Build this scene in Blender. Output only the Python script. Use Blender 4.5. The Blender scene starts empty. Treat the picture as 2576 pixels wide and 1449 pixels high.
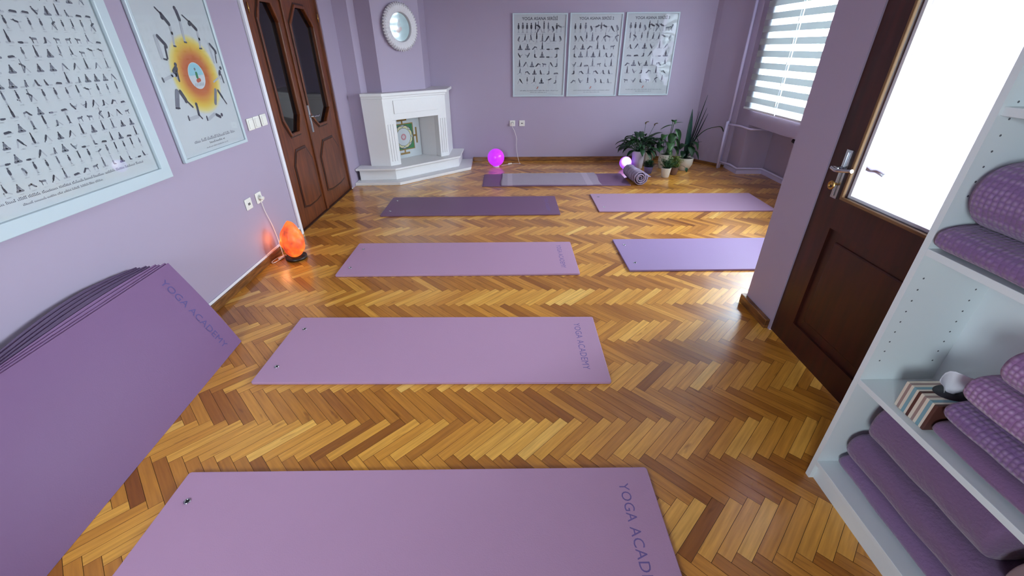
import bpy, bmesh, math, random
from mathutils import Vector, Matrix, noise
random.seed(7)
SC = bpy.context.scene
COL = SC.collection
R = math.radians

# ------------------------------------------------------------------ camera
cam_d = bpy.data.cameras.new('camera')
cam = bpy.data.objects.new('camera', cam_d); COL.objects.link(cam)
right = Vector((0.9999817, -0.0029138, -0.0052980))
up = Vector((0.0060459, 0.4929649, 0.8700282))
fwd = Vector((-0.0000766, 0.8700443, -0.4929735))
m3 = Matrix((right, up, -fwd)).transposed()
cam.matrix_world = Matrix.Translation((0, 0, 1.461)) @ m3.to_4x4()
cam_d.sensor_fit = 'HORIZONTAL'; cam_d.sensor_width = 36.0
cam_d.lens = 1067.25 / 2576 * 36.0
cam_d.clip_start = 0.02; cam_d.clip_end = 200
SC.camera = cam

# ------------------------------------------------------------------ world, light, exposure
SC.view_settings.view_transform = 'Standard'
SC.view_settings.look = 'None'
SC.view_settings.gamma = 1.0
SC.view_settings.use_curve_mapping = False
SC.view_settings.exposure = 0.0
SC.cycles.use_denoising = True
SC.cycles.use_adaptive_sampling = True
SC.cycles.adaptive_threshold = 0.09
SC.cycles.adaptive_min_samples = 20
SC.cycles.max_bounces = 8
SC.cycles.diffuse_bounces = 4
SC.cycles.glossy_bounces = 4
SC.cycles.transparent_max_bounces = 14
SC.cycles.sample_clamp_indirect = 6.0
SC.cycles.caustics_reflective = False
SC.cycles.caustics_refractive = False
world = bpy.data.worlds.new('daylight'); SC.world = world
world.use_nodes = True
bg = world.node_tree.nodes['Background']
bg.inputs[0].default_value = (0.82, 0.93, 1.0, 1)
bg.inputs[1].default_value = 34.0
# overcast sky above the horizon, dimmer pale ground below it
wn, wl = world.node_tree.nodes, world.node_tree.links
wtc = wn.new('ShaderNodeTexCoord'); wsep = wn.new('ShaderNodeSeparateXYZ'); wmr = wn.new('ShaderNodeMapRange')
wmr.inputs[1].default_value = -0.12; wmr.inputs[2].default_value = 0.04; wmr.inputs[3].default_value = 14.0; wmr.inputs[4].default_value = 58.0
wl.new(wtc.outputs['Generated'], wsep.inputs[0]); wl.new(wsep.outputs['Z'], wmr.inputs[0]); wl.new(wmr.outputs[0], bg.inputs[1])

def area(name, loc, rot, sx, sy, portal=True, power=0, color=(1, 1, 1)):
    l = bpy.data.lights.new(name, 'AREA'); l.shape = 'RECTANGLE'; l.size = sx; l.size_y = sy
    l.cycles.is_portal = portal; l.energy = power; l.color = color
    o = bpy.data.objects.new(name, l); COL.objects.link(o); o.location = loc; o.rotation_euler = rot
    return o
# sky portals in the openings, the rear one added (they only guide sampling of the sky)
area('door_daylight_portal', (1.64, 1.56, 1.48), (0, R(90), 0), 1.30, 0.78)
area('window_daylight_portal', (3.26, 4.30, 1.55), (0, R(90), 0), 1.55, 2.62)

area('added_rear_portal', (-1.15, -1.78, 1.6), (R(90), 0, 0), 0.9, 1.1)

# ------------------------------------------------------------------ materials
def srgb(r, g, b):
    f = lambda c: ((c / 255) / 12.92) if c / 255 <= 0.04045 else ((c / 255 + 0.055) / 1.055) ** 2.4
    return (f(r), f(g), f(b), 1)
MAT = {}
def mat(name, col, rough=0.5, metal=0.0, spec=0.5, coat=0.0, coat_r=0.1, emis=None, es=0.0, sheen=0.0):
    m = bpy.data.materials.new(name); m.use_nodes = True
    b = m.node_tree.nodes['Principled BSDF']
    b.inputs['Base Color'].default_value = col
    b.inputs['Roughness'].default_value = rough
    b.inputs['Metallic'].default_value = metal
    b.inputs['Specular IOR Level'].default_value = spec
    b.inputs['Coat Weight'].default_value = coat
    b.inputs['Coat Roughness'].default_value = coat_r
    b.inputs['Sheen Weight'].default_value = sheen
    if emis:
        b.inputs['Emission Color'].default_value = emis; b.inputs['Emission Strength'].default_value = es
    MAT[name] = m
    return m
def nt(m): return m.node_tree.nodes, m.node_tree.links, m.node_tree.nodes['Principled BSDF']
def add_noise_bump(m, scale, strength, dist=0.002, detail=4, stretch=(1, 1, 1), coord='Object'):
    n, l, b = nt(m)
    tc = n.new('ShaderNodeTexCoord'); mp = n.new('ShaderNodeMapping'); mp.inputs['Scale'].default_value = stretch
    t = n.new('ShaderNodeTexNoise'); t.inputs['Scale'].default_value = scale; t.inputs['Detail'].default_value = detail
    bp = n.new('ShaderNodeBump'); bp.inputs['Strength'].default_value = strength; bp.inputs['Distance'].default_value = dist
    l.new(tc.outputs[coord], mp.inputs[0]); l.new(mp.outputs[0], t.inputs['Vector'])
    l.new(t.outputs['Fac'], bp.inputs['Height']); l.new(bp.outputs[0], b.inputs['Normal'])
    return t
def color_noise(m, c1, c2, scale, stretch=(1, 1, 1), lo=0.35, hi=0.65, detail=4, coord='Object'):
    n, l, b = nt(m)
    tc = n.new('ShaderNodeTexCoord'); mp = n.new('ShaderNodeMapping'); mp.inputs['Scale'].default_value = stretch
    t = n.new('ShaderNodeTexNoise'); t.inputs['Scale'].default_value = scale; t.inputs['Detail'].default_value = detail
    r = n.new('ShaderNodeValToRGB'); r.color_ramp.elements[0].position = lo; r.color_ramp.elements[1].position = hi
    r.color_ramp.elements[0].color = c1; r.color_ramp.elements[1].color = c2
    l.new(tc.outputs[coord], mp.inputs[0]); l.new(mp.outputs[0], t.inputs['Vector'])
    l.new(t.outputs['Fac'], r.inputs[0]); l.new(r.outputs[0], b.inputs['Base Color'])

wall_m = mat('lilac_wall_paint', srgb(164, 150, 172), 0.6, spec=0.3); add_noise_bump(wall_m, 60, 0.12, 0.002)
white_wall = mat('white_ceiling_paint', srgb(225, 222, 228), 0.8, spec=0.2)
trimw = mat('white_trim_paint', srgb(224, 222, 230), 0.45)
firew = mat('white_fireplace_paint', srgb(222, 220, 222), 0.5); add_noise_bump(firew, 25, 0.25, 0.003)
wood_dark = mat('dark_stained_door_wood', srgb(96, 46, 18), 0.42, coat=0.12, coat_r=0.25)
color_noise(wood_dark, srgb(72, 30, 10), srgb(114, 56, 20), 6, (6, 6, 0.7), 0.3, 0.7)
wood_groove = mat('door_groove_wood', srgb(50, 20, 9), 0.45)
wood_red = mat('dark_red_door_wood', srgb(66, 18, 8), 0.45, coat=0.1, coat_r=0.3)
color_noise(wood_red, srgb(40, 10, 5), srgb(62, 18, 8), 5, (6, 6, 0.6), 0.3, 0.7)
bead_m = mat('light_wood_beading', srgb(124, 92, 64), 0.55, spec=0.2)
base_m = mat('baseboard_wood', srgb(118, 72, 34), 0.4, coat=0.2); color_noise(base_m, srgb(84, 48, 20), srgb(136, 88, 44), 9, (1, 1, 8))
black_glass = mat('dark_room_door_glass', srgb(10, 9, 12), 0.06, spec=0.5)  # opaque dark pane: the unlit room behind is put into its colour
chrome = mat('brushed_steel', srgb(190, 192, 198), 0.22, metal=1.0)
brass = mat('aged_brass', srgb(190, 150, 90), 0.3, metal=1.0)
plastic_w = mat('white_plastic', srgb(226, 222, 216), 0.35)
dark_p = mat('dark_plastic', srgb(30, 28, 36), 0.4)
pipe_m = mat('lilac_painted_pipe', srgb(200, 190, 222), 0.35)
melamine = mat('white_melamine', srgb(216, 224, 226), 0.35); add_noise_bump(melamine, 300, 0.05, 0.0005)
hole_m = mat('pin_hole_dark', srgb(90, 92, 98), 0.8)
bark_rail = mat('blind_rail_white', srgb(225, 230, 232), 0.4)

def thin_glass(name, tint=(1, 1, 1, 1), rough=0.02, refl=1.0, bump=0.0):
    m = bpy.data.materials.new(name); m.use_nodes = True
    n = m.node_tree.nodes; l = m.node_tree.links; n.clear()
    out = n.new('ShaderNodeOutputMaterial'); mx = n.new('ShaderNodeMixShader')
    tr = n.new('ShaderNodeBsdfTransparent'); gl = n.new('ShaderNodeBsdfGlossy')
    fr = n.new('ShaderNodeLayerWeight'); fr.inputs[0].default_value = 0.5
    pw = n.new('ShaderNodeMath'); pw.operation = 'POWER'; pw.inputs[1].default_value = 4.5
    ml = n.new('ShaderNodeMath'); ml.operation = 'MULTIPLY_ADD'; ml.inputs[1].default_value = 0.95; ml.inputs[2].default_value = 0.04
    l.new(fr.outputs['Facing'], pw.inputs[0]); l.new(pw.outputs[0], ml.inputs[0])
    tr.inputs[0].default_value = tint; gl.inputs['Roughness'].default_value = rough
    mu = n.new('ShaderNodeMath'); mu.operation = 'MULTIPLY'; mu.inputs[1].default_value = refl; mu.use_clamp = True
    l.new(ml.outputs[0], mu.inputs[0]); l.new(mu.outputs[0], mx.inputs[0]); l.new(tr.outputs[0], mx.inputs[1]); l.new(gl.outputs[0], mx.inputs[2])
    if bump:
        tc = n.new('ShaderNodeTexCoord'); t = n.new('ShaderNodeTexNoise'); t.inputs['Scale'].default_value = 2.5; t.inputs['Detail'].default_value = 1
        bp = n.new('ShaderNodeBump'); bp.inputs['Strength'].default_value = bump; bp.inputs['Distance'].default_value = 0.05
        l.new(tc.outputs['Object'], t.inputs['Vector']); l.new(t.outputs['Fac'], bp.inputs['Height'])
        l.new(bp.outputs[0], gl.inputs['Normal']); l.new(bp.outputs[0], fr.inputs['Normal'])
    l.new(mx.outputs[0], out.inputs[0]); MAT[name] = m
    return m
pane_m = thin_glass('window_glass', (0.96, 0.98, 0.98, 1))
door_pane = thin_glass('light_cutting_door_glass', (0.68, 0.71, 0.71, 1))  # grey added to the pane to cut the daylight coming through
print_glass = thin_glass('picture_glass', (0.97, 0.98, 0.98, 1), 0.03, 1.0)
acrylic = thin_glass('warped_acrylic', (0.97, 0.98, 0.98, 1), 0.05, 1.6, 0.5)

# parquet ----------------------------------------------------------
par = mat('oak_parquet', srgb(180, 125, 65), 0.42, spec=0.35, coat=1.0, coat_r=0.2)
def build_parquet_mat():
    n, l, b = nt(par)
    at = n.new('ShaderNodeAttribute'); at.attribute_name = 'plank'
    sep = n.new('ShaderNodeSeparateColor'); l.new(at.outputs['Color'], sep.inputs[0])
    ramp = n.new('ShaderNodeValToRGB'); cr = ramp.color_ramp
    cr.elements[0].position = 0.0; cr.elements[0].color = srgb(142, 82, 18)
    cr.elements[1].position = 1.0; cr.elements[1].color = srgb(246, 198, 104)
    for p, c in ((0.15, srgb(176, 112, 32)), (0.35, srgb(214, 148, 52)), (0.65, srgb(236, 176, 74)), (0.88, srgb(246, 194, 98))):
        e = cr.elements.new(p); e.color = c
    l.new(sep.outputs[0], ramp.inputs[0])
    uv = n.new('ShaderNodeUVMap'); uv.uv_map = 'grain'
    mp = n.new('ShaderNodeMapping'); mp.inputs['Scale'].default_value = (5, 70, 1)
    l.new(uv.outputs[0], mp.inputs[0])
    t = n.new('ShaderNodeTexNoise'); t.inputs['Scale'].default_value = 1.0; t.inputs['Detail'].default_value = 5
    l.new(mp.outputs[0], t.inputs['Vector'])
    r2 = n.new('ShaderNodeValToRGB'); r2.color_ramp.elements[0].position = 0.3; r2.color_ramp.elements[1].position = 0.7
    r2.color_ramp.elements[0].color = (0.74, 0.69, 0.62, 1); r2.color_ramp.elements[1].color = (1.06, 1.05, 1.03, 1)
    l.new(t.outputs['Fac'], r2.inputs[0])
    mx = n.new('ShaderNodeMix'); mx.data_type = 'RGBA'; mx.blend_type = 'MULTIPLY'; mx.inputs[0].default_value = 1
    l.new(ramp.outputs[0], mx.inputs[6]); l.new(r2.outputs[0], mx.inputs[7])
    mp3 = n.new('ShaderNodeMapping'); mp3.inputs['Scale'].default_value = (7, 26, 1); l.new(uv.outputs[0], mp3.inputs[0])
    v = n.new('ShaderNodeTexNoise'); v.inputs['Scale'].default_value = 1.0; v.inputs['Detail'].default_value = 2
    l.new(mp3.outputs[0], v.inputs['Vector'])
    r3 = n.new('ShaderNodeValToRGB'); r3.color_ramp.elements[0].position = 0.20; r3.color_ramp.elements[1].position = 0.34
    r3.color_ramp.elements[0].color = (0.42, 0.33, 0.24, 1); r3.color_ramp.elements[1].color = (1, 1, 1, 1)
    l.new(v.outputs['Fac'], r3.inputs[0])
    m2 = n.new('ShaderNodeMix'); m2.data_type = 'RGBA'; m2.blend_type = 'MULTIPLY'; m2.inputs[0].default_value = 1
    l.new(mx.outputs[2], m2.inputs[6]); l.new(r3.outputs[0], m2.inputs[7])
    l.new(m2.outputs[2], b.inputs['Base Color'])
    bp = n.new('ShaderNodeBump'); bp.inputs['Strength'].default_value = 0.08; bp.inputs['Distance'].default_value = 0.001
    l.new(t.outputs['Fac'], bp.inputs['Height']); l.new(bp.outputs[0], b.inputs['Normal'])
    tc = n.new('ShaderNodeTexCoord'); w = n.new('ShaderNodeTexNoise'); w.inputs['Scale'].default_value = 1.6; w.inputs['Detail'].default_value = 3
    l.new(tc.outputs['Object'], w.inputs['Vector'])
    rr = n.new('ShaderNodeMapRange'); rr.inputs[3].default_value = 0.10; rr.inputs[4].default_value = 0.32
    l.new(w.outputs['Fac'], rr.inputs[0]); l.new(rr.outputs[0], b.inputs['Coat Roughness'])
build_parquet_mat()
gap_m = mat('parquet_gap_dark', srgb(58, 34, 16), 0.7)

# fabrics ----------------------------------------------------------
def mat_rubber(name, col):
    m = mat(name, col, 0.55, spec=0.35, coat=0.04, coat_r=0.35); add_noise_bump(m, 220, 0.35, 0.0015); return m
rub = mat_rubber('lilac_mat_foam', srgb(180, 142, 172))
rub_blue = mat_rubber('glare_tinted_mat_foam', srgb(150, 126, 168))  # bluish window glare on the lilac mat is put into this colour
rub_dark = mat_rubber('purple_and_shaded_mat_foam', srgb(118, 86, 116))  # own colour of the back mat; painted shade on the fourth-row mat
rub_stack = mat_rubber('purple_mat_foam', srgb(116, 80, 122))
rub_shade = mat_rubber('shade_painted_mat_foam', srgb(74, 50, 84))  # foam darkened: the shade on the rear stacked mats is painted in
print_m = mat('dark_violet_print', srgb(112, 92, 150), 0.6)
def towel_mat(name, c, sc=160, st=0.8):
    m = mat(name, c, 0.9, spec=0.15, sheen=0.3); add_noise_bump(m, sc, st, 0.004); return m
towel_m = towel_mat('mauve_towel', srgb(136, 112, 134)); band_m = towel_mat('towel_band', srgb(154, 130, 152), 90, 0.3)
fleece = towel_mat('purple_wool', srgb(118, 92, 126), 90, 0.9)
fleece2 = towel_mat('violet_wool', srgb(126, 100, 138), 90, 0.9)
pinkt = towel_mat('dusty_pink_cotton', srgb(140, 118, 122), 40, 0.5)
def waffle(name, c_lo, c_hi, scale):
    m = mat(name, c_lo, 0.9, spec=0.1, sheen=0.3); n, l, b = nt(m)
    tc = n.new('ShaderNodeTexCoord'); v = n.new('ShaderNodeTexVoronoi'); v.inputs['Scale'].default_value = scale; v.inputs['Randomness'].default_value = 0.25
    r = n.new('ShaderNodeValToRGB'); r.color_ramp.elements[0].position = 0.12; r.color_ramp.elements[1].position = 0.5
    r.color_ramp.elements[0].color = c_hi; r.color_ramp.elements[1].color = c_lo
    l.new(tc.outputs['Object'], v.inputs['Vector']); l.new(v.outputs['Distance'], r.inputs[0]); l.new(r.outputs[0], b.inputs['Base Color'])
    bp = n.new('ShaderNodeBump'); bp.inputs['Strength'].default_value = 0.8; bp.inputs['Distance'].default_value = 0.006; bp.invert = True
    l.new(v.outputs['Distance'], bp.inputs['Height']); l.new(bp.outputs[0], b.inputs['Normal'])
    return m
waf = waffle('spotted_waffle_cotton', srgb(142, 104, 148), srgb(184, 154, 192), 75)
waf2 = waffle('violet_waffle_cotton', srgb(122, 92, 136), srgb(152, 126, 164), 75)
ribm = mat('ribbed_mauve_knit', srgb(168, 152, 178), 0.85, spec=0.1)

# ------------------------------------------------------------------ helpers
def put(name, bm, mats, parent=None, smooth=False, bevel=0.0, seg=2):
    me = bpy.data.meshes.new(name)
    if bevel > 0:
        bmesh.ops.remove_doubles(bm, verts=bm.verts, dist=1e-6)
    bm.normal_update(); bm.to_mesh(me); bm.free()
    if not isinstance(mats, (list, tuple)): mats = [mats]
    for m in mats: me.materials.append(m)
    if smooth:
        for p in me.polygons: p.use_smooth = True
    o = bpy.data.objects.new(name, me); COL.objects.link(o)
    if bevel > 0:
        md = o.modifiers.new('bevel', 'BEVEL'); md.width = bevel; md.segments = seg; md.limit_method = 'ANGLE'; md.angle_limit = R(40)
    if parent: o.parent = parent
    return o
def tag(o, label, cat, group=None):
    o['label'] = label; o['category'] = cat
    if group: o['group'] = group
    return o
def empty(name, loc=(0, 0, 0), rz=0.0):
    o = bpy.data.objects.new(name, None); COL.objects.link(o); o.location = loc; o.rotation_euler = (0, 0, rz); o.empty_display_size = 0.1
    return o
def thing(name, label, cat, loc=(0, 0, 0), rz=0.0, group=None):
    return tag(empty(name, loc, rz), label, cat, group)
def struct(o): o['kind'] = 'structure'; return o
def B(): return bmesh.new()
def box(bm, x0, x1, y0, y1, z0, z1, mi=0):
    vs = [bm.verts.new(p) for p in ((x0, y0, z0), (x1, y0, z0), (x1, y1, z0), (x0, y1, z0), (x0, y0, z1), (x1, y0, z1), (x1, y1, z1), (x0, y1, z1))]
    for f in ((0, 3, 2, 1), (4, 5, 6, 7), (0, 1, 5, 4), (1, 2, 6, 5), (2, 3, 7, 6), (3, 0, 4, 7)):
        bm.faces.new([vs[i] for i in f]).material_index = mi
    return bm
def prism(bm, pts, z0, z1, mi=0):
    """extrude a plan polygon (counter clockwise)"""
    a = [bm.verts.new((x, y, z0)) for x, y in pts]; b = [bm.verts.new((x, y, z1)) for x, y in pts]
    bm.faces.new(list(reversed(a))).material_index = mi; bm.faces.new(b).material_index = mi
    n = len(pts)
    for i in range(n): bm.faces.new((a[i], a[(i + 1) % n], b[(i + 1) % n], b[i])).material_index = mi
    return bm
def prism_frame(bm, pts, O, U, V, N, d0, d1, mi=0, mi_side=None):
    """extrude polygon pts (u,v) in frame along N from d0 to d1"""
    O, U, V, N = map(Vector, (O, U, V, N))
    a = [bm.verts.new(O + U * u + V * v + N * d0) for u, v in pts]; b = [bm.verts.new(O + U * u + V * v + N * d1) for u, v in pts]
    bm.faces.new(list(reversed(a))).material_index = mi; bm.faces.new(b).material_index = mi
    n = len(pts)
    for i in range(n): bm.faces.new((a[i], a[(i + 1) % n], b[(i + 1) % n], b[i])).material_index = mi if mi_side is None else mi_side
    return bm
def ring_frame(bm, outer, inner, O, U, V, N, d0, d1, mi=0):
    """polygonal ring: outer and inner have the same count"""
    O, U, V, N = map(Vector, (O, U, V, N)); n = len(outer)
    P = lambda p, d: bm.verts.new(O + U * p[0] + V * p[1] + N * d)
    oa = [P(p, d0) for p in outer]; ob = [P(p, d1) for p in outer]; ia = [P(p, d0) for p in inner]; ib = [P(p, d1) for p in inner]
    for i in range(n):
        j = (i + 1) % n
        for f in ((oa[i], oa[j], ob[j], ob[i]), (ob[i], ob[j], ib[j], ib[i]), (ib[i], ib[j], ia[j], ia[i]), (ia[i], ia[j], oa[j], oa[i])):
            bm.faces.new(f).material_index = mi
    return bm
def tube(bm, pts, r, seg=10, mi=0, cap=True, radii=None):
    pts = [Vector(p) for p in pts]; rings = []
    prev = None
    for i, p in enumerate(pts):
        if i == 0: d = pts[1] - pts[0]
        elif i == len(pts) - 1: d = pts[-1] - pts[-2]
        else: d = (pts[i + 1] - p).normalized() + (p - pts[i - 1]).normalized()
        d.normalize()
        if prev is None:
            a = Vector((0, 0, 1)) if abs(d.z) < 0.9 else Vector((1, 0, 0)); x = d.cross(a).normalized()
        else:
            x = (prev - d * prev.dot(d)).normalized()
        prev = x; y = d.cross(x); rr = radii[i] if radii else r
        rings.append([bm.verts.new(p + (x * math.cos(2 * math.pi * k / seg) + y * math.sin(2 * math.pi * k / seg)) * rr) for k in range(seg)])
    for a, b in zip(rings, rings[1:]):
        for k in range(seg):
            f = bm.faces.new((a[k], a[(k + 1) % seg], b[(k + 1) % seg], b[k])); f.material_index = mi; f.smooth = True
    if cap:
        bm.faces.new(list(reversed(rings[0]))).material_index = mi; bm.faces.new(rings[-1]).material_index = mi
    return bm
def lathe(bm, prof, c=(0, 0), seg=40, mi=0, smooth=True):
    rings = []
    for r, z in prof:
        if r < 1e-5: rings.append([bm.verts.new((c[0], c[1], z))])
        else: rings.append([bm.verts.new((c[0] + r * math.cos(2 * math.pi * k / seg), c[1] + r * math.sin(2 * math.pi * k / seg), z)) for k in range(seg)])
    for a, b in zip(rings, rings[1:]):
        for k in range(seg):
            j = (k + 1) % seg
            if len(a) == 1 and len(b) == 1: continue
            if len(a) == 1: f = bm.faces.new((a[0], b[j], b[k]))
            elif len(b) == 1: f = bm.faces.new((a[k], a[j], b[0]))
            else: f = bm.faces.new((a[k], a[j], b[j], b[k]))
            f.material_index = mi; f.smooth = smooth
    return bm
def smooth_pts(pts, n=8):
    P = [Vector(p) for p in pts]; out = []
    for i in range(len(P) - 1):
        p0 = P[max(i - 1, 0)]; p1 = P[i]; p2 = P[i + 1]; p3 = P[min(i + 2, len(P) - 1)]
        for k in range(n):
            t = k / n
            out.append(0.5 * ((2 * p1) + (p2 - p0) * t + (2 * p0 - 5 * p1 + 4 * p2 - p3) * t * t + (3 * p1 - p0 - 3 * p2 + p3) * t ** 3))
    out.append(P[-1]); return out
def text_mesh(bm, s, size, O, U, V, N, mi=0, align='CENTER', depth=0.0, bold=0.0, spacing=1.0):
    cu = bpy.data.curves.new('t', 'FONT'); cu.body = s; cu.size = size; cu.align_x = align; cu.offset = bold; cu.extrude = depth; cu.space_character = spacing
    cu.resolution_u = 3
    o = bpy.data.objects.new('t', cu); COL.objects.link(o)
    dg = bpy.context.evaluated_depsgraph_get(); me = o.evaluated_get(dg).to_mesh()
    O, U, V, N = map(Vector, (O, U, V, N))
    vs = [bm.verts.new(O + U * v.co.x + V * v.co.y + N * (v.co.z + depth)) for v in me.vertices]
    for p in me.polygons:
        try: bm.faces.new([vs[i] for i in p.vertices]).material_index = mi
        except ValueError: pass
    o.evaluated_get(dg).to_mesh_clear(); bpy.data.objects.remove(o); bpy.data.curves.remove(cu)

# ------------------------------------------------------------------ floor: herringbone parquet
XL, XR, YF, YB, ZC = -1.905, 3.295, -1.6, 6.40, 2.75
def build_floor():
    bm = B(); L, W = 0.2796, 0.0466
    uvl = bm.loops.layers.uv.new('grain'); cl = bm.loops.layers.color.new('plank')
    s2 = math.sqrt(2); rnd = random.Random(3); g = 0.0007
    X0, Y0 = -0.017, 1.153
    for n in range(-45, 45):
        for mm in range(-130, 130):
            u0, v0 = mm * W + n * L, mm * W - n * L
            for d in (0, 1):
                if d == 0: r = (u0, u0 + L, v0, v0 + W)
                else: r = (u0, u0 + W, v0 + W, v0 + W + L)
                cu, cv = (r[0] + r[1]) / 2, (r[2] + r[3]) / 2
                x, y = (cu + cv) / s2 + X0, (cv - cu) / s2 + Y0
                if x < XL - 0.2 or x > XR + 0.2 or y < YF - 0.2 or y > YB + 0.2: continue
                if x > 1.72 and y < 2.12: continue
                c = [(r[0] + g, r[2] + g), (r[1] - g, r[2] + g), (r[1] - g, r[3] - g), (r[0] + g, r[3] - g)]
                vs = [bm.verts.new(((a + b) / s2 + X0, (b - a) / s2 + Y0, 0.0)) for a, b in c]
                f = bm.faces.new(vs)
                t = min(1, max(0, rnd.gauss(0.60, 0.11))) * 0.9 + 0.05
                if rnd.random() < 0.012: t = 0.12
                t = min(1, max(0, t + (0.11 if d else -0.11)))  # sheen that differs with plank direction is put into the colour
                ou, ov = rnd.random() * 50, rnd.random() * 50
                q = [(0, 0), (L, 0), (L, W), (0, W)] if d == 0 else [(0, 0), (0, W), (L, W), (L, 0)]
                for lp, (a, b) in zip(f.loops, q):
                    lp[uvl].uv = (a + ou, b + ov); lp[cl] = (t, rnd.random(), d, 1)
    for co, no in (((XL, 0, 0), (-1, 0, 0)), ((XR, 0, 0), (1, 0, 0)), ((0, YF, 0), (0, -1, 0)), ((0, YB, 0), (0, 1, 0))):
        bmesh.ops.bisect_plane(bm, geom=bm.verts[:] + bm.edges[:] + bm.faces[:], plane_co=co, plane_no=no, clear_outer=True)
    for f in bm.faces:
        if f.normal.z < 0: f.normal_flip()
    prism(bm, [(XL, YF), (1.6, YF), (1.6, 2.2), (XR, 2.2), (XR, YB), (XL, YB)], -0.12, -0.0012, 1)
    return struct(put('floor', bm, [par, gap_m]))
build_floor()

# ------------------------------------------------------------------ room shell
DY0, DY1, DZ = 3.605, 5.035, 2.14         # double door opening in the left wall
bm = B()
box(bm, XL - 0.2, XL, YF, DY0, 0, ZC); box(bm, XL - 0.2, XL, DY1, YB, 0, ZC); box(bm, XL - 0.2, XL, DY0, DY1, DZ, ZC)
struct(put('wall_left', bm, wall_m))
bm = B(); prism(bm, [(XL - 0.2, YB), (2.62, YB), (2.66, 6.33), (2.66, YB + 0.2), (XL - 0.2, YB + 0.2)], 0, ZC)
struct(put('wall_back', bm, wall_m))
bm = B(); prism(bm, [(2.66, 6.33), (2.95, 5.93), (3.1, 5.93), (3.1, 6.6), (2.66, 6.6)], 0, ZC)
struct(put('wall_corner', bm, wall_m))
# window wall: niche below the window, opening above
WY0, WY1, WZ0, WZ1 = 3.0, 5.60, 0.80, 2.30
bm = B()
box(bm, 2.965, 3.45, 5.60, 5.93, 0, ZC)                # far pier
box(bm, 2.965, 3.45, WY0, WY1, 0.61, WZ0)              # band under the window
box(bm, 3.295, 3.45, WY0, WY1, 0, 0.61)                # back of the niche
box(bm, 2.965, 3.45, WY0, WY1, WZ1, ZC)
box(bm, 2.965, 3.45, 2.16, WY0, 0, ZC)
struct(put('wall_window', bm, wall_m))
# pier + balcony door wall + alcove return
RY0, RY1, RZ = 1.13, 2.06, 2.12
bm = B()
box(bm, 1.52, 1.72, RY1, 2.362, 0, ZC); box(bm, 1.72, 3.45, 2.16, 2.362, 0, ZC)
box(bm, 1.52, 1.72, YF, RY0, 0, ZC); box(bm, 1.52, 1.72, RY0, RY1, RZ, ZC)
struct(put('wall_right', bm, wall_m))
bm = B()
RW = (-1.60, -0.70, 1.05, 2.15)  # opening for the added rear window
box(bm, XL - 0.2, RW[0], YF - 0.2, YF, 0, ZC); box(bm, RW[1], 1.72, YF - 0.2, YF, 0, ZC)
box(bm, RW[0], RW[1], YF - 0.2, YF, 0, RW[2]); box(bm, RW[0], RW[1], YF - 0.2, YF, RW[3], ZC)
struct(put('wall_front', bm, wall_m))
bm = B(); prism(bm, [(XL - 0.2, YF - 0.2), (1.72, YF - 0.2), (1.72, 2.16), (3.45, 2.16), (3.45, 6.6), (XL - 0.2, 6.6)], ZC, ZC + 0.1)
struct(put('ceiling', bm, white_wall))
# chimney breast
bm = B()
CH = [(XL, 5.42), (-1.745, 5.42), (-1.70, 5.515), (-1.513, 5.47), (-1.09, 5.98), (-1.09, YB), (XL, YB)]
prism(bm, CH, 0.995, ZC)
struct(put('wall_chimney', bm, wall_m))
bm = B(); prism(bm, [(XL, 5.42), (-1.72, 5.42), (-1.72, 5.6), (XL, 5.6)], 0.0, 0.995)
struct(put('wall_chimney_foot', bm, wall_m)).name = 'wall_chimney'
# added, unseen balcony slabs that hold back light at the glazed door
bm = B(); box(bm, 1.72, 3.45, YF, 2.16, 2.45, 2.62); struct(put('added_balcony_ceiling', bm, mat('added_slab_concrete', srgb(120, 118, 116), 0.8)))
bm = B(); box(bm, 1.72, 3.45, YF, 2.16, -0.15, -0.03); struct(put('added_balcony_floor', bm, mat('added_slab_tile', srgb(150, 146, 140), 0.7)))
# unseen window added behind the camera to light the near end
bm = B()
F = 0.06
for a, b in ((RW[0], RW[0] + F), (RW[1] - F, RW[1]), (-1.18, -1.12)): box(bm, a, b, YF - 0.13, YF - 0.07, RW[2], RW[3])
for a, b in ((RW[2], RW[2] + F), (RW[3] - F, RW[3])): box(bm, RW[0] + F, RW[1] - F, YF - 0.125, YF - 0.075, a, b)
w2 = struct(put('added_rear_window', bm, trimw))
bm = B(); box(bm, RW[0], RW[1], YF - 0.102, YF - 0.098, RW[2], RW[3]); put('glass', bm, pane_m, w2)
# baseboards
bm = B(); box(bm, XL, XL + 0.018, YF, 3.56, 0, 0.058); struct(put('baseboard_left', bm, base_m, bevel=0.004))
bm = B(); box(bm, XL, XL + 0.010, YF, 3.57, 0.058, 0.076); struct(put('trim_1', bm, trimw, bevel=0.003))
bm = B(); box(bm, -0.56, 2.62, YB - 0.018, YB, 0, 0.06); struct(put('baseboard_back', bm, base_m, bevel=0.004))
bm = B(); prism(bm, [(1.492, 2.075), (1.52, 2.075), (1.52, 2.362), (1.56, 2.362), (1.56, 2.388), (1.497, 2.388), (1.492, 2.38)], 0, 0.06)
struct(put('baseboard_right', bm, base_m, bevel=0.004))
bm = B(); prism(bm, [(2.64, 6.325), (2.925, 5.93), (2.95, 5.945), (2.66, 6.35)], 0, 0.035); struct(put('baseboard_corner', bm, base_m))
# white casing of the double door
bm = B()
box(bm, XL, XL + 0.022, 3.568, DY0, 0.0, DZ + 0.035); box(bm, XL, XL + 0.022, 3.568, DY1 + 0.02, DZ, DZ + 0.035)
struct(put('trim_2', bm, trimw, bevel=0.006))

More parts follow.
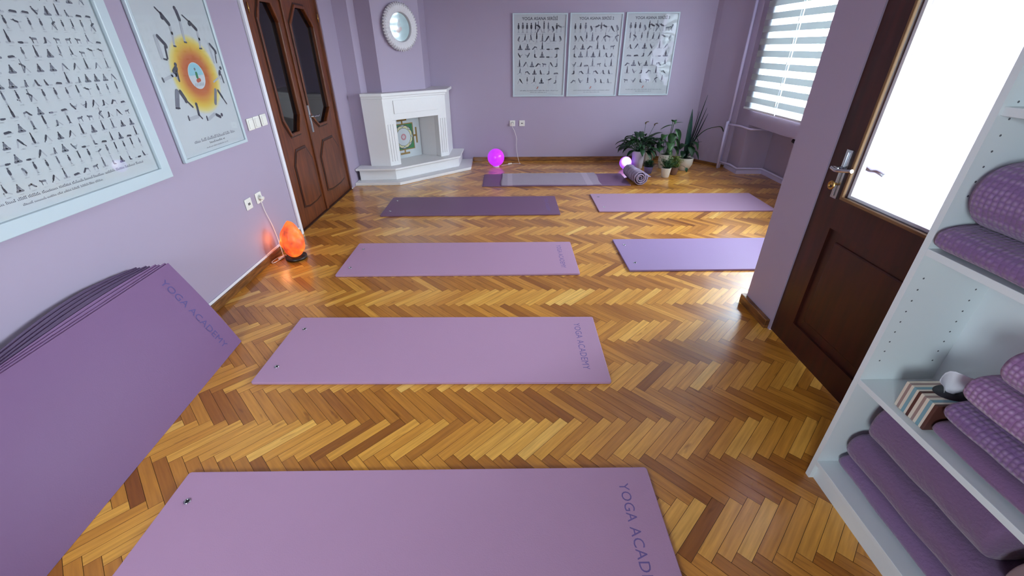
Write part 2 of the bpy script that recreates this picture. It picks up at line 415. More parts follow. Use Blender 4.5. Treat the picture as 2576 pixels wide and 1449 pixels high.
# ------------------------------------------------------------------ door_1: dark double door in the left wall
d1 = struct(empty('door_1', (-1.93, DY0, 0)))
def dpart(name, bm, m, parent, **k):
    o = put(name, bm, m, None, **k)
    o.parent = parent
    return o
U, V, N = (0, 1, 0), (0, 0, 1), (1, 0, 0)
bm = B()
box(bm, -0.06, 0.015, 0.0, 0.045, 0, DZ); box(bm, -0.06, 0.015, 1.40, 1.43, 0, DZ); box(bm, -0.06, 0.015, 0.045, 1.40, DZ - 0.04, DZ)
dpart('door_frame', bm, wood_dark, d1, bevel=0.004)
def oct_pts(y0, y1, z0, z1, cy, cz):
    return [(y0 + cy, z0), (y1 - cy, z0), (y1, z0 + cz), (y1, z1 - cz), (y1 - cy, z1), (y0 + cy, z1), (y0, z1 - cz), (y0, z0 + cz)]
def inset(pts, d):
    cx = sum(p[0] for p in pts) / len(pts); cz = sum(p[1] for p in pts) / len(pts)
    hx = max(abs(p[0] - cx) for p in pts); hz = max(abs(p[1] - cz) for p in pts)
    return [(cx + (p[0] - cx) * (hx - d) / hx, cz + (p[1] - cz) * (hz - d) / hz) for p in pts]
def double_leaf(y0, y1, gl, pn):
    # local y measured from DY0
    leaf = empty('door_leaf'); leaf.parent = d1
    g = [(a - DY0, b) for a, b in gl]; p = [(a - DY0, b) for a, b in pn]
    # slab with an octagonal hole for the glass
    bm = B(); n = 8
    go = inset(g, -0.0)
    rect = []
    Y0, Y1 = y0 - DY0, y1 - DY0
    gx = [q[0] for q in g]; Zs = 0.72; Zt = DZ - 0.04
    rect = [(Y0 + 0.25 * (Y1 - Y0), Zs), (Y0 + 0.75 * (Y1 - Y0), Zs), (Y1, Zs), (Y1, Zt), (Y0 + 0.75 * (Y1 - Y0), Zt), (Y0 + 0.25 * (Y1 - Y0), Zt), (Y0, Zt), (Y0, Zs)]
    ring_frame(bm, rect, go, (0, 0, 0), U, V, N, -0.045, 0.0)
    box(bm, -0.045, 0.0, Y0, Y1, 0.008, Zs)
    dpart('leaf_board', bm, wood_dark, leaf)
    bm = B(); ring_frame(bm, inset(g, -0.022), inset(g, 0.004), (0, 0, 0), U, V, N, -0.01, 0.012)
    dpart('glass_moulding', bm, wood_dark, leaf, bevel=0.006, seg=3)
    bm = B(); ring_frame(bm, inset(g, -0.034), inset(g, -0.022), (0, 0, 0), U, V, N, 0.0, 0.003)
    dpart('moulding_groove', bm, wood_groove, leaf)
    bm = B(); prism_frame(bm, g, (0, 0, 0), U, V, N, -0.030, -0.022)
    dpart('glass_pane', bm, black_glass, leaf)
    bm = B(); ring_frame(bm, inset(p, -0.020), inset(p, 0.0), (0, 0, 0), U, V, N, 0.0, 0.004)
    dpart('panel_groove', bm, wood_groove, leaf)
    bm = B(); prism_frame(bm, inset(p, 0.0), (0, 0, 0), U, V, N, 0.0, 0.010)
    dpart('raised_panel', bm, wood_dark, leaf, bevel=0.008, seg=2)
    return leaf
def oc(y0, y1, z0, z1, cy, ct, cb):
    return [(y0 + cy, z0), (y1 - cy, z0), (y1, z0 + cb), (y1, z1 - ct), (y1 - cy, z1), (y0 + cy, z1), (y0, z1 - ct), (y0, z0 + cb)]
l1 = double_leaf(3.65, 4.283, oc(3.832, 4.155, 0.81, 1.785, 0.08, 0.13, 0.13), oc(3.84, 4.185, 0.165, 0.66, 0.085, 0.12, 0.02))
l2 = double_leaf(4.289, 5.005, oc(4.375, 4.86, 0.805, 1.785, 0.15, 0.14, 0.12), oc(4.41, 4.89, 0.155, 0.635, 0.12, 0.13, 0.02))
bm = B(); box(bm, 0.0, 0.016, 0.655, 0.70, 0.0, DZ - 0.04); dpart('meeting_strip', bm, wood_dark, l1, bevel=0.005)
bm = B(); box(bm, 0.016, 0.02, 0.705 - 0.0, 0.735, 0.76, 1.0); box(bm, -0.001, 0.016, 0.702, 0.738, 0.76, 1.0)
hp = dpart('handle_plate', bm, chrome, l2, bevel=0.003)
bm = B(); tube(bm, [(0.0, 0.72, 0.90), (0.055, 0.72, 0.90)], 0.009, 12); tube(bm, smooth_pts([(0.055, 0.715, 0.90), (0.062, 0.76, 0.902), (0.058, 0.80, 0.895), (0.055, 0.84, 0.90)]), 0.008, 12)
hd = dpart('door_handle', bm, chrome, l2)
for yy, lf in ((0.10, l1), (1.385, l2)):
    bm = B(); tube(bm, [(0.018, yy, 1.69), (0.018, yy, 1.76)], 0.006, 10); dpart('hinge', bm, brass, lf)
bm = B(); box(bm, -0.06, 0.024, 0.045, 1.40, -0.01, 0.008); box(bm, -0.07, 0.025, 0.0, 1.43, -0.03, -0.0005); dpart('threshold', bm, wood_groove, d1)

# ------------------------------------------------------------------ door_2: balcony door, open glass above a dark panel
d2 = struct(empty('door_2', (1.52, RY0, 0)))
W2 = RY1 - RY0
gy0, gy1, gz0, gz1 = 0.15, 0.765, 0.855, 1.98
bm = B()
ring_frame(bm, [(0, 0.74), (W2, 0.74), (W2, RZ), (0, RZ)], [(gy0, gz0), (gy1, gz0), (gy1, gz1), (gy0, gz1)], (0, 0, 0), U, V, N, 0.008, 0.055)
ring_frame(bm, [(0, 0.006), (W2, 0.006), (W2, 0.74), (0, 0.74)], [(0.15, 0.15), (W2 - 0.15, 0.15), (W2 - 0.15, 0.70), (0.15, 0.70)], (0, 0, 0), U, V, N, 0.008, 0.055)
dpart('leaf_board', bm, wood_red, d2)
bm = B(); box(bm, 0.022, 0.05, 0.14, W2 - 0.14, 0.14, 0.71); box(bm, 0.014, 0.03, 0.20, W2 - 0.20, 0.20, 0.65)
dpart('lower_panel', bm, wood_red, d2, bevel=0.008)
bm = B(); ring_frame(bm, [(gy0 - 0.014, gz0 - 0.014), (gy1 + 0.014, gz0 - 0.014), (gy1 + 0.014, gz1 + 0.014), (gy0 - 0.014, gz1 + 0.014)], [(gy0, gz0), (gy1, gz0), (gy1, gz1), (gy0, gz1)], (0, 0, 0), U, V, N, -0.004, 0.012)
dpart('glass_beading', bm, bead_m, d2, bevel=0.004)
bm = B(); ring_frame(bm, [(gy0, gz0), (gy1, gz0), (gy1, gz1), (gy0, gz1)], [(gy0 + 0.016, gz0 + 0.012), (gy1 - 0.016, gz0 + 0.012), (gy1 - 0.016, gz1 - 0.016), (gy0 + 0.016, gz1 - 0.016)], (0, 0, 0), U, V, N, 0.022, 0.040)
dpart('inner_beading', bm, trimw, d2)
bm = B(); box(bm, 0.029, 0.033, gy0 + 0.01, gy1 - 0.01, gz0 + 0.01, gz1 - 0.01); dpart('glass_pane', bm, door_pane, d2)
hy = 1.955 - RY0
bm = B(); box(bm, -0.002, 0.008, hy - 0.022, hy + 0.018, 0.835, 1.055)
tube(bm, [(-0.0045, hy - 0.002, 0.845), (-0.0045, hy - 0.002, 1.045)], 0.004, 8)
pl = dpart('handle_plate', bm, chrome, d2, bevel=0.003); pl['label'] = 'long steel back plate'
bm = B(); tube(bm, [(0.0, hy, 0.972), (-0.052, hy + 0.0, 0.974)], 0.009, 12)
tube(bm, smooth_pts([(-0.052, hy + 0.006, 0.976), (-0.056, hy - 0.03, 0.972), (-0.052, hy - 0.07, 0.978), (-0.050, hy - 0.118, 0.988)]), 0.008, 12)
dpart('door_handle', bm, chrome, d2)['label'] = 'curved steel lever handle'
bm = B(); tube(bm, [(0.0, hy, 0.90), (-0.03, hy, 0.902)], 0.007, 12)
seg = 20
tube(bm, [(-0.04, hy - 0.016 + 0.016 * math.cos(2 * math.pi * k / seg), 0.90 + 0.016 * math.sin(2 * math.pi * k / seg)) for k in range(seg + 1)], 0.005, 8)
dpart('lock_key', bm, brass, d2)
bm = B(); tube(bm, [(0.055, hy, 0.972), (0.10, hy, 0.974)], 0.009, 12)
tube(bm, smooth_pts([(0.10, hy + 0.006, 0.976), (0.104, hy - 0.03, 0.968), (0.10, hy - 0.07, 0.974), (0.10, hy - 0.118, 0.966)]), 0.009, 12)
dpart('outer_door_handle', bm, chrome, d2)

# ------------------------------------------------------------------ window_1 with three zebra blinds
bm = B()
fx0, fx1 = 3.20, 3.26
for a, b in ((WY0, WY0 + 0.07), (WY1 - 0.07, WY1), (4.27, 4.33), (5.0, 5.05), (3.6, 3.65)): box(bm, fx0, fx1, a, b, WZ0, WZ1)
for a, b in ((WZ0, WZ0 + 0.07), (WZ1 - 0.07, WZ1)): box(bm, fx0 + 0.003, fx1 - 0.003, WY0 + 0.07, WY1 - 0.07, a, b)
w1 = struct(put('window_1', bm, trimw))
bm = B(); box(bm, 3.228, 3.232, WY0, WY1, WZ0, WZ1); put('glass', bm, pane_m, w1)

def fabric(name, col, alpha, trans, tcol=None):
    m = bpy.data.materials.new(name); m.use_nodes = True; n = m.node_tree.nodes; l = m.node_tree.links; n.clear()
    out = n.new('ShaderNodeOutputMaterial'); d = n.new('ShaderNodeBsdfDiffuse'); t = n.new('ShaderNodeBsdfTranslucent'); tr = n.new('ShaderNodeBsdfTransparent')
    d.inputs[0].default_value = col; t.inputs[0].default_value = tcol or col
    m1 = n.new('ShaderNodeMixShader'); m1.inputs[0].default_value = trans
    m2 = n.new('ShaderNodeMixShader'); m2.inputs[0].default_value = 1 - alpha
    l.new(d.outputs[0], m1.inputs[1]); l.new(t.outputs[0], m1.inputs[2]); l.new(m1.outputs[0], m2.inputs[1]); l.new(tr.outputs[0], m2.inputs[2]); l.new(m2.outputs[0], out.inputs[0])
    return m
sheer = fabric('sheer_blind_gauze', (0.85, 0.9, 0.92, 1), 0.34, 0.6, (0.4, 0.44, 0.46, 1))
dense = fabric('dense_blind_band', (0.74, 0.79, 0.80, 1), 0.995, 0.42, (0.28, 0.305, 0.31, 1))
def blind(y0, y1, label):
    t = thing('zebra_blind', label, 'window blind', (2.935, (y0 + y1) / 2, 0.78), 0, 'white zebra roller blinds over the alcove window')
    h = (y1 - y0) / 2 - 0.004
    bm = B(); z = 0.02; k = 0
    while z < 1.56:
        z1 = min(z + 0.0615, 1.56)
        box(bm, 0.0, 0.0012, -h, h, z, z1, k % 2); z = z1; k += 1
    put('striped_fabric', bm, [sheer, dense], t)
    bm = B(); box(bm, -0.008, 0.008, -h, h, 0.0, 0.022); put('bottom_rail', bm, bark_rail, t, bevel=0.004)
    bm = B(); box(bm, -0.03, 0.025, -h, h, 1.56, 1.64); put('headrail', bm, bark_rail, t, bevel=0.008)
    bm = B(); tube(bm, [(-0.012, -h + 0.02, 0.03), (-0.012, -h + 0.02, 1.56)], 0.003, 6)
    for q in range(8): tube(bm, [(-0.012, -h + 0.02, 0.10 + 0.2 * q), (-0.012, -h + 0.02, 0.135 + 0.2 * q)], 0.008, 8)
    put('pull_chain', bm, bark_rail, t)
    return t
blind(5.045, 5.765, 'white striped zebra blind nearest the riser pipe and the plants')
blind(4.32, 5.04, 'white striped zebra blind cut off by the lilac pier')
blind(3.60, 4.315, 'white striped zebra blind hidden behind the lilac pier')

# heating pipes
t = thing('heating_pipe', 'lilac painted heating riser pipes in the corner left of the window', 'pipe', (2.84, 5.93, 0))
def loc(t, p): return tuple(Vector(p) - t.location)
bm = B(); tube(bm, [loc(t, p) for p in ((2.875, 5.935, 0), (2.875, 5.935, 2.75))], 0.017, 14); put('riser', bm, pipe_m, t)
bm = B(); tube(bm, [loc(t, p) for p in ((2.842, 5.908, 0), (2.842, 5.908, 0.60))], 0.017, 14); tube(bm, [loc(t, p) for p in ((2.842, 5.908, 0.585), (2.875, 5.935, 0.60))], 0.018, 14)
put('riser', bm, pipe_m, t)
bm = B(); tube(bm, [loc(t, p) for p in ((2.845, 5.92, 0.57), (2.945, 5.75, 0.57), (2.945, 5.50, 0.57), (3.20, 5.50, 0.56))], 0.012, 12); put('branch_pipe', bm, pipe_m, t)
bm = B(); tube(bm, [loc(t, p) for p in ((2.86, 5.90, 0.085), (2.935, 5.78, 0.08), (2.935, 5.57, 0.075), (3.265, 5.57, 0.07), (3.265, 4.75, 0.065))], 0.012, 12); put('floor_pipe', bm, pipe_m, t)
bm = B(); prism(bm, [loc(t, p + (0,))[:2] for p in ((2.945, 5.90), (2.945, 5.585), (3.28, 5.585), (3.28, 4.4), (3.295, 4.4), (3.295, 5.60), (2.965, 5.60), (2.965, 5.90))], 0, 0.05); put('pipe_skirting', bm, pipe_m, t)
# radiator mostly behind the pier
t = thing('radiator', 'white panel radiator in the niche, mostly behind the lilac pier', 'radiator', (3.18, 3.9, 0))
bm = B()
for k in range(22): box(bm, -0.035, 0.035, -0.62 + 0.056 * k, -0.575 + 0.056 * k, 0.10, 0.54)
box(bm, -0.02, 0.02, -0.62, 0.6, 0.12, 0.15); box(bm, -0.02, 0.02, -0.62, 0.6, 0.49, 0.52); put('panel', bm, trimw, t, bevel=0.006)
bm = B(); tube(bm, [(0, 0.6, 0.50), (-0.0, 0.70, 0.50), (-0.08, 0.81, 0.54)], 0.010, 10); put('valve_pipe', bm, pipe_m, t); bm = B(); tube(bm, [(0.085, 0.85, 0.065), (0.0, 0.66, 0.08), (0.0, 0.60, 0.13)], 0.010, 10); put('return_pipe', bm, pipe_m, t)
bm = B(); tube(bm, [(-0.075, 0.80, 0.535), (-0.105, 0.905, 0.565)], 0.024, 16); put('thermostat_knob', bm, dark_p, t)['label'] = 'black thermostat knob'

# ------------------------------------------------------------------ fireplace
t = thing('fireplace', 'white painted corner fireplace with stepped hearth beside the double door', 'fireplace', (-1.25, 5.9, 0))
def L2(pts): return [(x + 1.25, y - 5.9) for x, y in pts]
E_ = 0.002
bm = B(); prism(bm, L2([(XL + E_, 5.13), (-1.358, 5.15), (-0.555, 5.89), (-0.567, YB - E_), (XL + E_, YB - E_)]), 0.0, 0.035)
put('hearth_base', bm, firew, t, bevel=0.005)
bm = B(); prism(bm, L2([(-1.87, 5.25), (-1.43, 5.28), (-0.72, 5.94), (-0.72, YB - E_), (-1.87, YB - E_)]), 0.035, 0.16)
put('hearth_block', bm, firew, t, bevel=0.006)
bm = B(); prism(bm, L2([(-1.90, 5.205), (-1.408, 5.215), (-0.69, 5.90), (-0.69, YB - E_), (-1.90, YB - E_)]), 0.16, 0.185)
put('hearth_slab', bm, firew, t, bevel=0.006)
# surround frame on the diagonal
A = Vector((-1.495, 5.35, 0)); Bp = Vector((-0.85, 5.955, 0)); dg = (Bp - A).normalized(); nn = Vector((dg.y, -dg.x, 0)); Ld = (Bp - A).length
org = A - t.location
zb, zt_ = 0.185, 0.975
o0, o1, oz = 0.145, 0.755, 0.708          # opening along the diagonal and its top
def dia(pts, d0, d1, bm, mi=0): return prism_frame(bm, pts, (org.x, org.y, 0), dg, (0, 0, 1), nn, d0, d1, mi)
bm = B(); dia([(0, zb), (o0, zb), (o0, oz), (0, oz)], -0.10, 0.0, bm)
for k in range(3): dia([(0.03 + 0.033 * k, zb + 0.05), (0.048 + 0.033 * k, zb + 0.05), (0.048 + 0.033 * k, oz - 0.04), (0.03 + 0.033 * k, oz - 0.04)], 0.0, 0.006, bm)
put('pilaster', bm, firew, t, bevel=0.003)
bm = B(); dia([(o1, zb), (Ld, zb), (Ld, oz), (o1, oz)], -0.10, 0.0, bm)
for k in range(3): dia([(o1 + 0.03 + 0.033 * k, zb + 0.05), (o1 + 0.048 + 0.033 * k, zb + 0.05), (o1 + 0.048 + 0.033 * k, oz - 0.04), (o1 + 0.03 + 0.033 * k, oz - 0.04)], 0.0, 0.006, bm)
put('pilaster', bm, firew, t, bevel=0.003)
bm = B(); dia([(0, oz), (Ld, oz), (Ld, zt_), (0, zt_)], -0.10, 0.0, bm); dia([(o0 - 0.01, oz + 0.07), (o1 + 0.01, oz + 0.07), (o1 + 0.01, zt_ - 0.05), (o0 - 0.01, zt_ - 0.05)], 0.0, 0.010, bm)
put('frieze', bm, firew, t, bevel=0.003)
bm = B(); prism(bm, L2([(-1.745, 5.36), (-1.495, 5.35), (-1.42, 5.42), (-1.47, 5.47), (-1.745, 5.47)]), zb, zt_); put('side_panel', bm, firew, t, bevel=0.003)
bm = B(); prism(bm, L2([(-0.85, 5.955), (-0.85, YB - E_), (-0.92, YB - E_), (-0.92, 6.03), (-0.925, 5.885)]), zb, zt_); put('side_panel', bm, firew, t, bevel=0.003)
# firebox: floor, back walls
fb = B()
p0 = A + dg * o0 - nn * 0.10; p1 = A + dg * o1 - nn * 0.10
q0 = Vector((-1.52, 5.70, 0)); q1 = Vector((-1.24, 6.045, 0)); q2 = Vector((-1.10, 5.975, 0))
pts = [p0, q0, q1, q2, p1]
for a, b in zip(pts, pts[1:]):
    dd = (b - a).normalized(); m_ = Vector((-dd.y, dd.x, 0)) * 0.02
    prism(fb, L2([(a.x, a.y), (b.x, b.y), ((b + m_).x, (b + m_).y), ((a + m_).x, (a + m_).y)]), zb, 0.80)
prism(fb, L2([(p.x, p.y) for p in reversed(pts)]), 0.78, 0.80)
put('firebox', fb, firew, t)
bm = B(); prism(bm, L2([(-1.735, 5.315), (-1.488, 5.325), (-0.812, 5.905), (-0.812, YB - E_), (-1.09, YB - E_), (-1.09, 6.0), (-1.50, 5.48), (-1.735, 5.44)]), zt_, 1.01)
put('mantel_shelf', bm, firew, t, bevel=0.006)
bm = B(); prism(bm, L2([(-1.735, 5.34), (-1.487, 5.345), (-0.835, 5.93), (-0.835, 6.0), (-1.47, 5.42), (-1.735, 5.42)]), zt_ - 0.025, zt_)
put('mantel_moulding', bm, firew, t, bevel=0.004)

# yantra picture in the firebox
green = mat('print_green', srgb(34, 120, 70), 0.5); gold = mat('print_gold', srgb(150, 112, 40), 0.5); cream = mat('print_cream', srgb(214, 206, 160), 0.5)
paperw = mat('print_white', srgb(206, 208, 214), 0.55); inkd = mat('print_black', srgb(66, 64, 78), 0.6); inkm = mat('print_grey', srgb(118, 118, 132), 0.6)
inkl = mat('print_light_grey', srgb(182, 182, 192), 0.6); pinkp = mat('print_pink', srgb(214, 150, 160), 0.5); bluep = mat('print_sky_blue', srgb(150, 200, 216), 0.5)
redp = mat('print_red', srgb(190, 80, 50), 0.5)
a = Vector((-1.492, 5.728, 0)); b = Vector((-1.236, 6.015, 0)); du = (b - a).normalized(); dn = Vector((du.y, -du.x, 0))
t = thing('framed_yantra', 'green and gold geometric lotus print standing inside the white fireplace', 'picture', (a.x, a.y, 0.186))
PW = (b - a).length; bmv = Vector((0, 0, 1))
def pf(bm, pts, d0, d1, mi=0): return prism_frame(bm, pts, (0, 0, 0), du, (0, 0, 1), dn, d0, d1, mi)
H_ = 0.51
bm = B(); pf(bm, [(-0.08, 0), (PW, 0), (PW, H_), (-0.08, H_)], 0, 0.010); put('backing', bm, paperw, t)
# the print is centred on the visible area
cx, cz, hs = 0.115, 0.265, 0.165
bm = B()
def rect(x0, x1, z0, z1): return [(x0, z0), (x1, z0), (x1, z1), (x0, z1)]
pf(bm, rect(cx - hs, cx + hs, cz - hs, cz + hs), 0.0102, 0.0106, 1)
pf(bm, rect(cx - hs + 0.012, cx + hs - 0.012, cz - hs + 0.012, cz + hs - 0.012), 0.0106, 0.0110, 0)
for s in (-1, 1):
    pf(bm, rect(cx - 0.012, cx + 0.012, *sorted((cz + s * hs, cz + s * (hs + 0.04)))), 0.0102, 0.0106, 1)
    pf(bm, rect(cx - 0.075, cx + 0.075, *sorted((cz + s * (hs + 0.03), cz + s * (hs + 0.055)))), 0.0102, 0.0106, 1)
    pf(bm, rect(*sorted((cx + s * hs, cx + s * (hs + 0.04))), cz - 0.012, cz + 0.012), 0.0102, 0.0106, 1)
    pf(bm, rect(*sorted((cx + s * (hs + 0.03), cx + s * (hs + 0.055))), cz - 0.10, cz + 0.10), 0.0102, 0.0106, 1)
def disc(r, n=48, ox=0, oz=0): return [(cx + ox + r * math.cos(2 * math.pi * k / n), cz + oz + r * math.sin(2 * math.pi * k / n)) for k in range(n)]
pf(bm, disc(0.150), 0.0110, 0.0113, 2); pf(bm, disc(0.142), 0.0113, 0.0115, 3)
for k in range(8):
    an = 2 * math.pi * k / 8 + math.pi / 8
    ring = disc(0.052, 24, 0.094 * math.cos(an), 0.094 * math.sin(an)); pf(bm, ring, 0.0115 + k * 0.00003, 0.0116 + k * 0.00003, 2)
    ring = disc(0.046, 24, 0.094 * math.cos(an), 0.094 * math.sin(an)); pf(bm, ring, 0.0118 + k * 0.00003, 0.0119 + k * 0.00003, 4)
pf(bm, disc(0.112), 0.0122, 0.0124, 2); pf(bm, disc(0.107), 0.0124, 0.0126, 3)
for k in range(12):
    an = 2 * math.pi * k / 12; pf(bm, disc(0.012, 12, 0.03 * math.cos(an), 0.03 * math.sin(an)), 0.0126, 0.0128, 5)
pf(bm, disc(0.008), 0.0126, 0.0129, 5)
put('print', bm, [green, gold, inkd, paperw, cream, pinkp], t)
bm = B(); pf(bm, rect(-0.08, PW, 0, H_), 0.0145, 0.0160); put('glass', bm, print_glass, t)

# round scalloped wall picture on the chimney breast
ca = Vector((-1.513, 5.47, 0)); cb = Vector((-1.09, 5.98, 0)); cu_ = (cb - ca).normalized(); cn = Vector((cu_.y, -cu_.x, 0))
cc = ca + cu_ * 0.345; cc.z = 1.672
t = thing('round_wall_picture', 'round scalloped grey frame with pale glazed print above the fireplace', 'picture', cc)
def ringmesh(bm, prof, seg=80, scal=0.0, mi=0):
    rings = []
    for r, d, sc in prof:
        ring = []
        for k in range(seg * 2):
            an = math.pi * k / seg
            rr = r + (scal * sc * (1 if k % 4 in (0, 1) else -1) * 0.5)
            ring.append(bm.verts.new(cu_ * (rr * math.cos(an)) + Vector((0, 0, rr * math.sin(an))) + cn * d))
        rings.append(ring)
    n = seg * 2
    for a_, b_ in zip(rings, rings[1:]):
        for k in range(n): bm.faces.new((a_[k], a_[(k + 1) % n], b_[(k + 1) % n], b_[k])).material_index = mi
frame_g = mat('grey_white_frame', srgb(206, 202, 208), 0.45)
bm = B()
ringmesh(bm, [(0.22, 0.001, 0), (0.232, 0.02, 1), (0.238, 0.045, 1), (0.215, 0.060, 1), (0.17, 0.055, 0.6), (0.150, 0.050, 0.0), (0.146, 0.042, 0), (0.140, 0.020, 0)], 96, 0.016)
put('scalloped_frame', bm, frame_g, t)
def cdisc(bm, r, d0, d1, mi=0, n=64, ox=0, oz=0):
    prism_frame(bm, [(ox + r * math.cos(2 * math.pi * k / n), oz + r * math.sin(2 * math.pi * k / n)) for k in range(n)], (0, 0, 0), cu_, (0, 0, 1), cn, d0, d1, mi)
bm = B(); cdisc(bm, 0.150, 0.002, 0.020, 0)
cdisc(bm, 0.030, 0.020, 0.0204, 1, 40, -0.022, -0.03); cdisc(bm, 0.022, 0.020, 0.0206, 1, 40, 0.010, -0.015); cdisc(bm, 0.024, 0.020, 0.0208, 3, 32, -0.004, 0.02); cdisc(bm, 0.016, 0.020, 0.0210, 2, 24, -0.004, 0.062)
put('print', bm, [mat('print_pale_blue', srgb(200, 222, 228), 0.5), mat('print_pale_pink', srgb(222, 186, 188), 0.5), inkl, mat('print_faint_grey', srgb(196, 204, 212), 0.5)], t)
bm = B(); cdisc(bm, 0.146, 0.030, 0.0315); put('glass', bm, thin_glass('round_glass', (0.97, 0.98, 0.98, 1), 0.06, 1.5), t)

# ------------------------------------------------------------------ posters
def capsule(bm, P, p0, p1, r, mi, d, n=5):
    """flat rounded stroke; P maps (u,v,d) -> point"""
    (x0, y0), (x1, y1) = p0, p1
    a = math.atan2(y1 - y0, x1 - x0); pts = []
    for k in range(n + 1):
        t_ = a + math.pi / 2 + math.pi * k / n; pts.append((x0 + r * math.cos(t_), y0 + r * math.sin(t_)))
    for k in range(n + 1):
        t_ = a - math.pi / 2 + math.pi * k / n; pts.append((x1 + r * math.cos(t_), y1 + r * math.sin(t_)))
    f = bm.faces.new([bm.verts.new(P(u, v, d)) for u, v in pts]); f.material_index = mi
def dot(bm, P, c, r, mi, d, n=10):
    f = bm.faces.new([bm.verts.new(P(c[0] + r * math.cos(2 * math.pi * k / n), c[1] + r * math.sin(2 * math.pi * k / n), d)) for k in range(n)]); f.material_index = mi
# material slots: 0 paper, 1 light grey, 2 mid grey, 3 dark
POSES = {  # strokes (x0,y0,x1,y1,r,shade) in a unit cell, head (x,y)
 'stand': ([(0, .30, 0, .05, .045, 1), (0, .62, 0, .36, .06, 3), (-.07, .60, -.08, .38, .02, 2), (.07, .60, .08, .38, .02, 2), (-.1, 0, .1, 0, .02, 1)], (0, .76)),
 'arms_up': ([(0, .30, 0, .05, .045, 1), (0, .60, 0, .36, .06, 3), (-.04, .62, -.03, .92, .02, 3), (.04, .62, .03, .92, .02, 3), (-.12, 0, .12, 0, .02, 1)], (0, .74)),
 'triangle': ([(0, .42, -.24, .04, .04, 1), (0, .42, .24, .04, .04, 2), (0, .45, .20, .60, .06, 3), (.16, .58, .16, .95, .02, 3), (.18, .56, .24, .15, .02, 2)], (.30, .62)),
 'dog': ([(-.05, .52, -.28, .04, .045, 1), (-.02, .52, .16, .26, .06, 3), (.16, .26, .34, .04, .025, 3)], (.20, .18)),
 'bend': ([(-.02, .52, 0, .04, .05, 1), (0, .52, .12, .30, .06, 3), (.12, .30, .08, .06, .02, 2)], (.14, .20)),
 'sit': ([(-.24, .08, .24, .08, .06, 2), (0, .44, 0, .16, .07, 3), (-.08, .42, -.20, .14, .02, 2), (.08, .42, .20, .14, .02, 2)], (0, .58)),
 'sit_up': ([(-.24, .08, .24, .08, .06, 1), (0, .44, 0, .16, .07, 3), (-.04, .46, 0, .88, .022, 3), (.04, .46, 0, .88, .022, 3)], (0, .60)),
 'fold': ([(-.26, .06, .30, .06, .045, 1), (-.22, .12, .12, .16, .06, 3)], (.20, .14)),
 'cobra': ([(-.34, .05, .06, .07, .045, 1), (.06, .08, .16, .34, .06, 3), (.16, .30, .22, .05, .02, 2)], (.17, .46)),
 'boat': ([(0, .08, .30, .40, .04, 1), (0, .10, -.20, .40, .06, 3), (-.14, .32, .16, .28, .02, 2)], (-.24, .52)),
 'shoulder': ([(.0, .30, .02, .85, .05, 1), (.0, .10, .0, .34, .06, 3), (-.24, .04, .0, .06, .03, 2)], (-.12, .08)),
 'plow': ([(-.06, .42, .30, .06, .04, 1), (-.10, .12, -.04, .42, .06, 3), (-.34, .03, -.1, .05, .02, 2)], (-.18, .10)),
 'bridge': ([(-.28, .04, -.22, .30, .04, 1), (-.22, .30, .02, .36, .05, 2), (.02, .36, .22, .14, .06, 3)], (.30, .10)),
 'lie': ([(-.34, .06, .06, .06, .045, 1), (.06, .07, .24, .07, .06, 3)], (.34, .08)),
 'lunge': ([(-.36, .06, -.08, .22, .035, 1), (-.06, .24, .16, .24, .045, 1), (.16, .22, .16, .04, .03, 1), (-.04, .28, 0, .52, .06, 3), (0, .52, .0, .86, .02, 3)], (.02, .64)),
 'tree': ([(0, .34, 0, .05, .04, 1), (0, .34, .18, .22, .035, 1), (.18, .22, .02, .16, .03, 1), (0, .60, 0, .38, .06, 3), (0, .60, 0, .90, .022, 3)], (0, .74)),
 'head': ([(0, .60, 0, .95, .045, 1), (0, .28, 0, .60, .06, 3), (-.12, .05, 0, .28, .02, 2), (.12, .05, 0, .28, .02, 2)], (0, .12)),
 'warrior': ([(-.30, .50, -.02, .46, .035, 1), (-.02, .44, 0, .05, .04, 1), (0, .48, .20, .54, .055, 3), (.20, .54, .44, .62, .02, 3)], (.26, .62)),
 'cat': ([(-.18, .05, -.16, .30, .035, 1), (-.16, .32, .14, .34, .06, 2), (.14, .32, .16, .05, .025, 3)], (.24, .40)),
}
def figure(bm, P, name, x, y, s, d, flip=1, lighter=False):
    st, hd = POSES[name]
    for (x0, y0, x1, y1, r, sh) in st:
        if lighter and sh == 3: sh = 2
        capsule(bm, P, (x + flip * x0 * s, y + y0 * s), (x + flip * x1 * s, y + y1 * s), r * s * 1.3, sh, d + sh * 0.00012)
    dot(bm, P, (x + flip * hd[0] * s, y + hd[1] * s), 0.062 * s, 3, d + 0.0005)
def small_print(bm, P, x0, x1, y, h, d, rnd, mi=2):
    """a line of print too small to read: word-length rows of tiny strokes"""
    x = x0
    while x < x1:
        w = rnd.uniform(0.5, 1.3) * h * 4.5; w = min(w, x1 - x); k = x
        while k < x + w:
            hh = h * rnd.choice((0.6, 0.6, 1.0, 0.75)); f = bm.faces.new([bm.verts.new(P(a_, b_, d)) for a_, b_ in ((k, y), (k + h * 0.22, y), (k + h * 0.22, y + hh), (k, y + hh))]); f.material_index = mi
            f = bm.faces.new([bm.verts.new(P(a_, b_, d)) for a_, b_ in ((k, y), (k + h * 0.42, y), (k + h * 0.42, y + h * 0.16), (k, y + h * 0.16))]); f.material_index = mi
            if hh > h * 0.7:
                f = bm.faces.new([bm.verts.new(P(a_, b_, d)) for a_, b_ in ((k, y + hh * 0.8), (k + h * 0.42, y + hh * 0.8), (k + h * 0.42, y + hh), (k, y + hh))]); f.material_index = mi
            k += h * 0.56
        x += w + h * 0.9
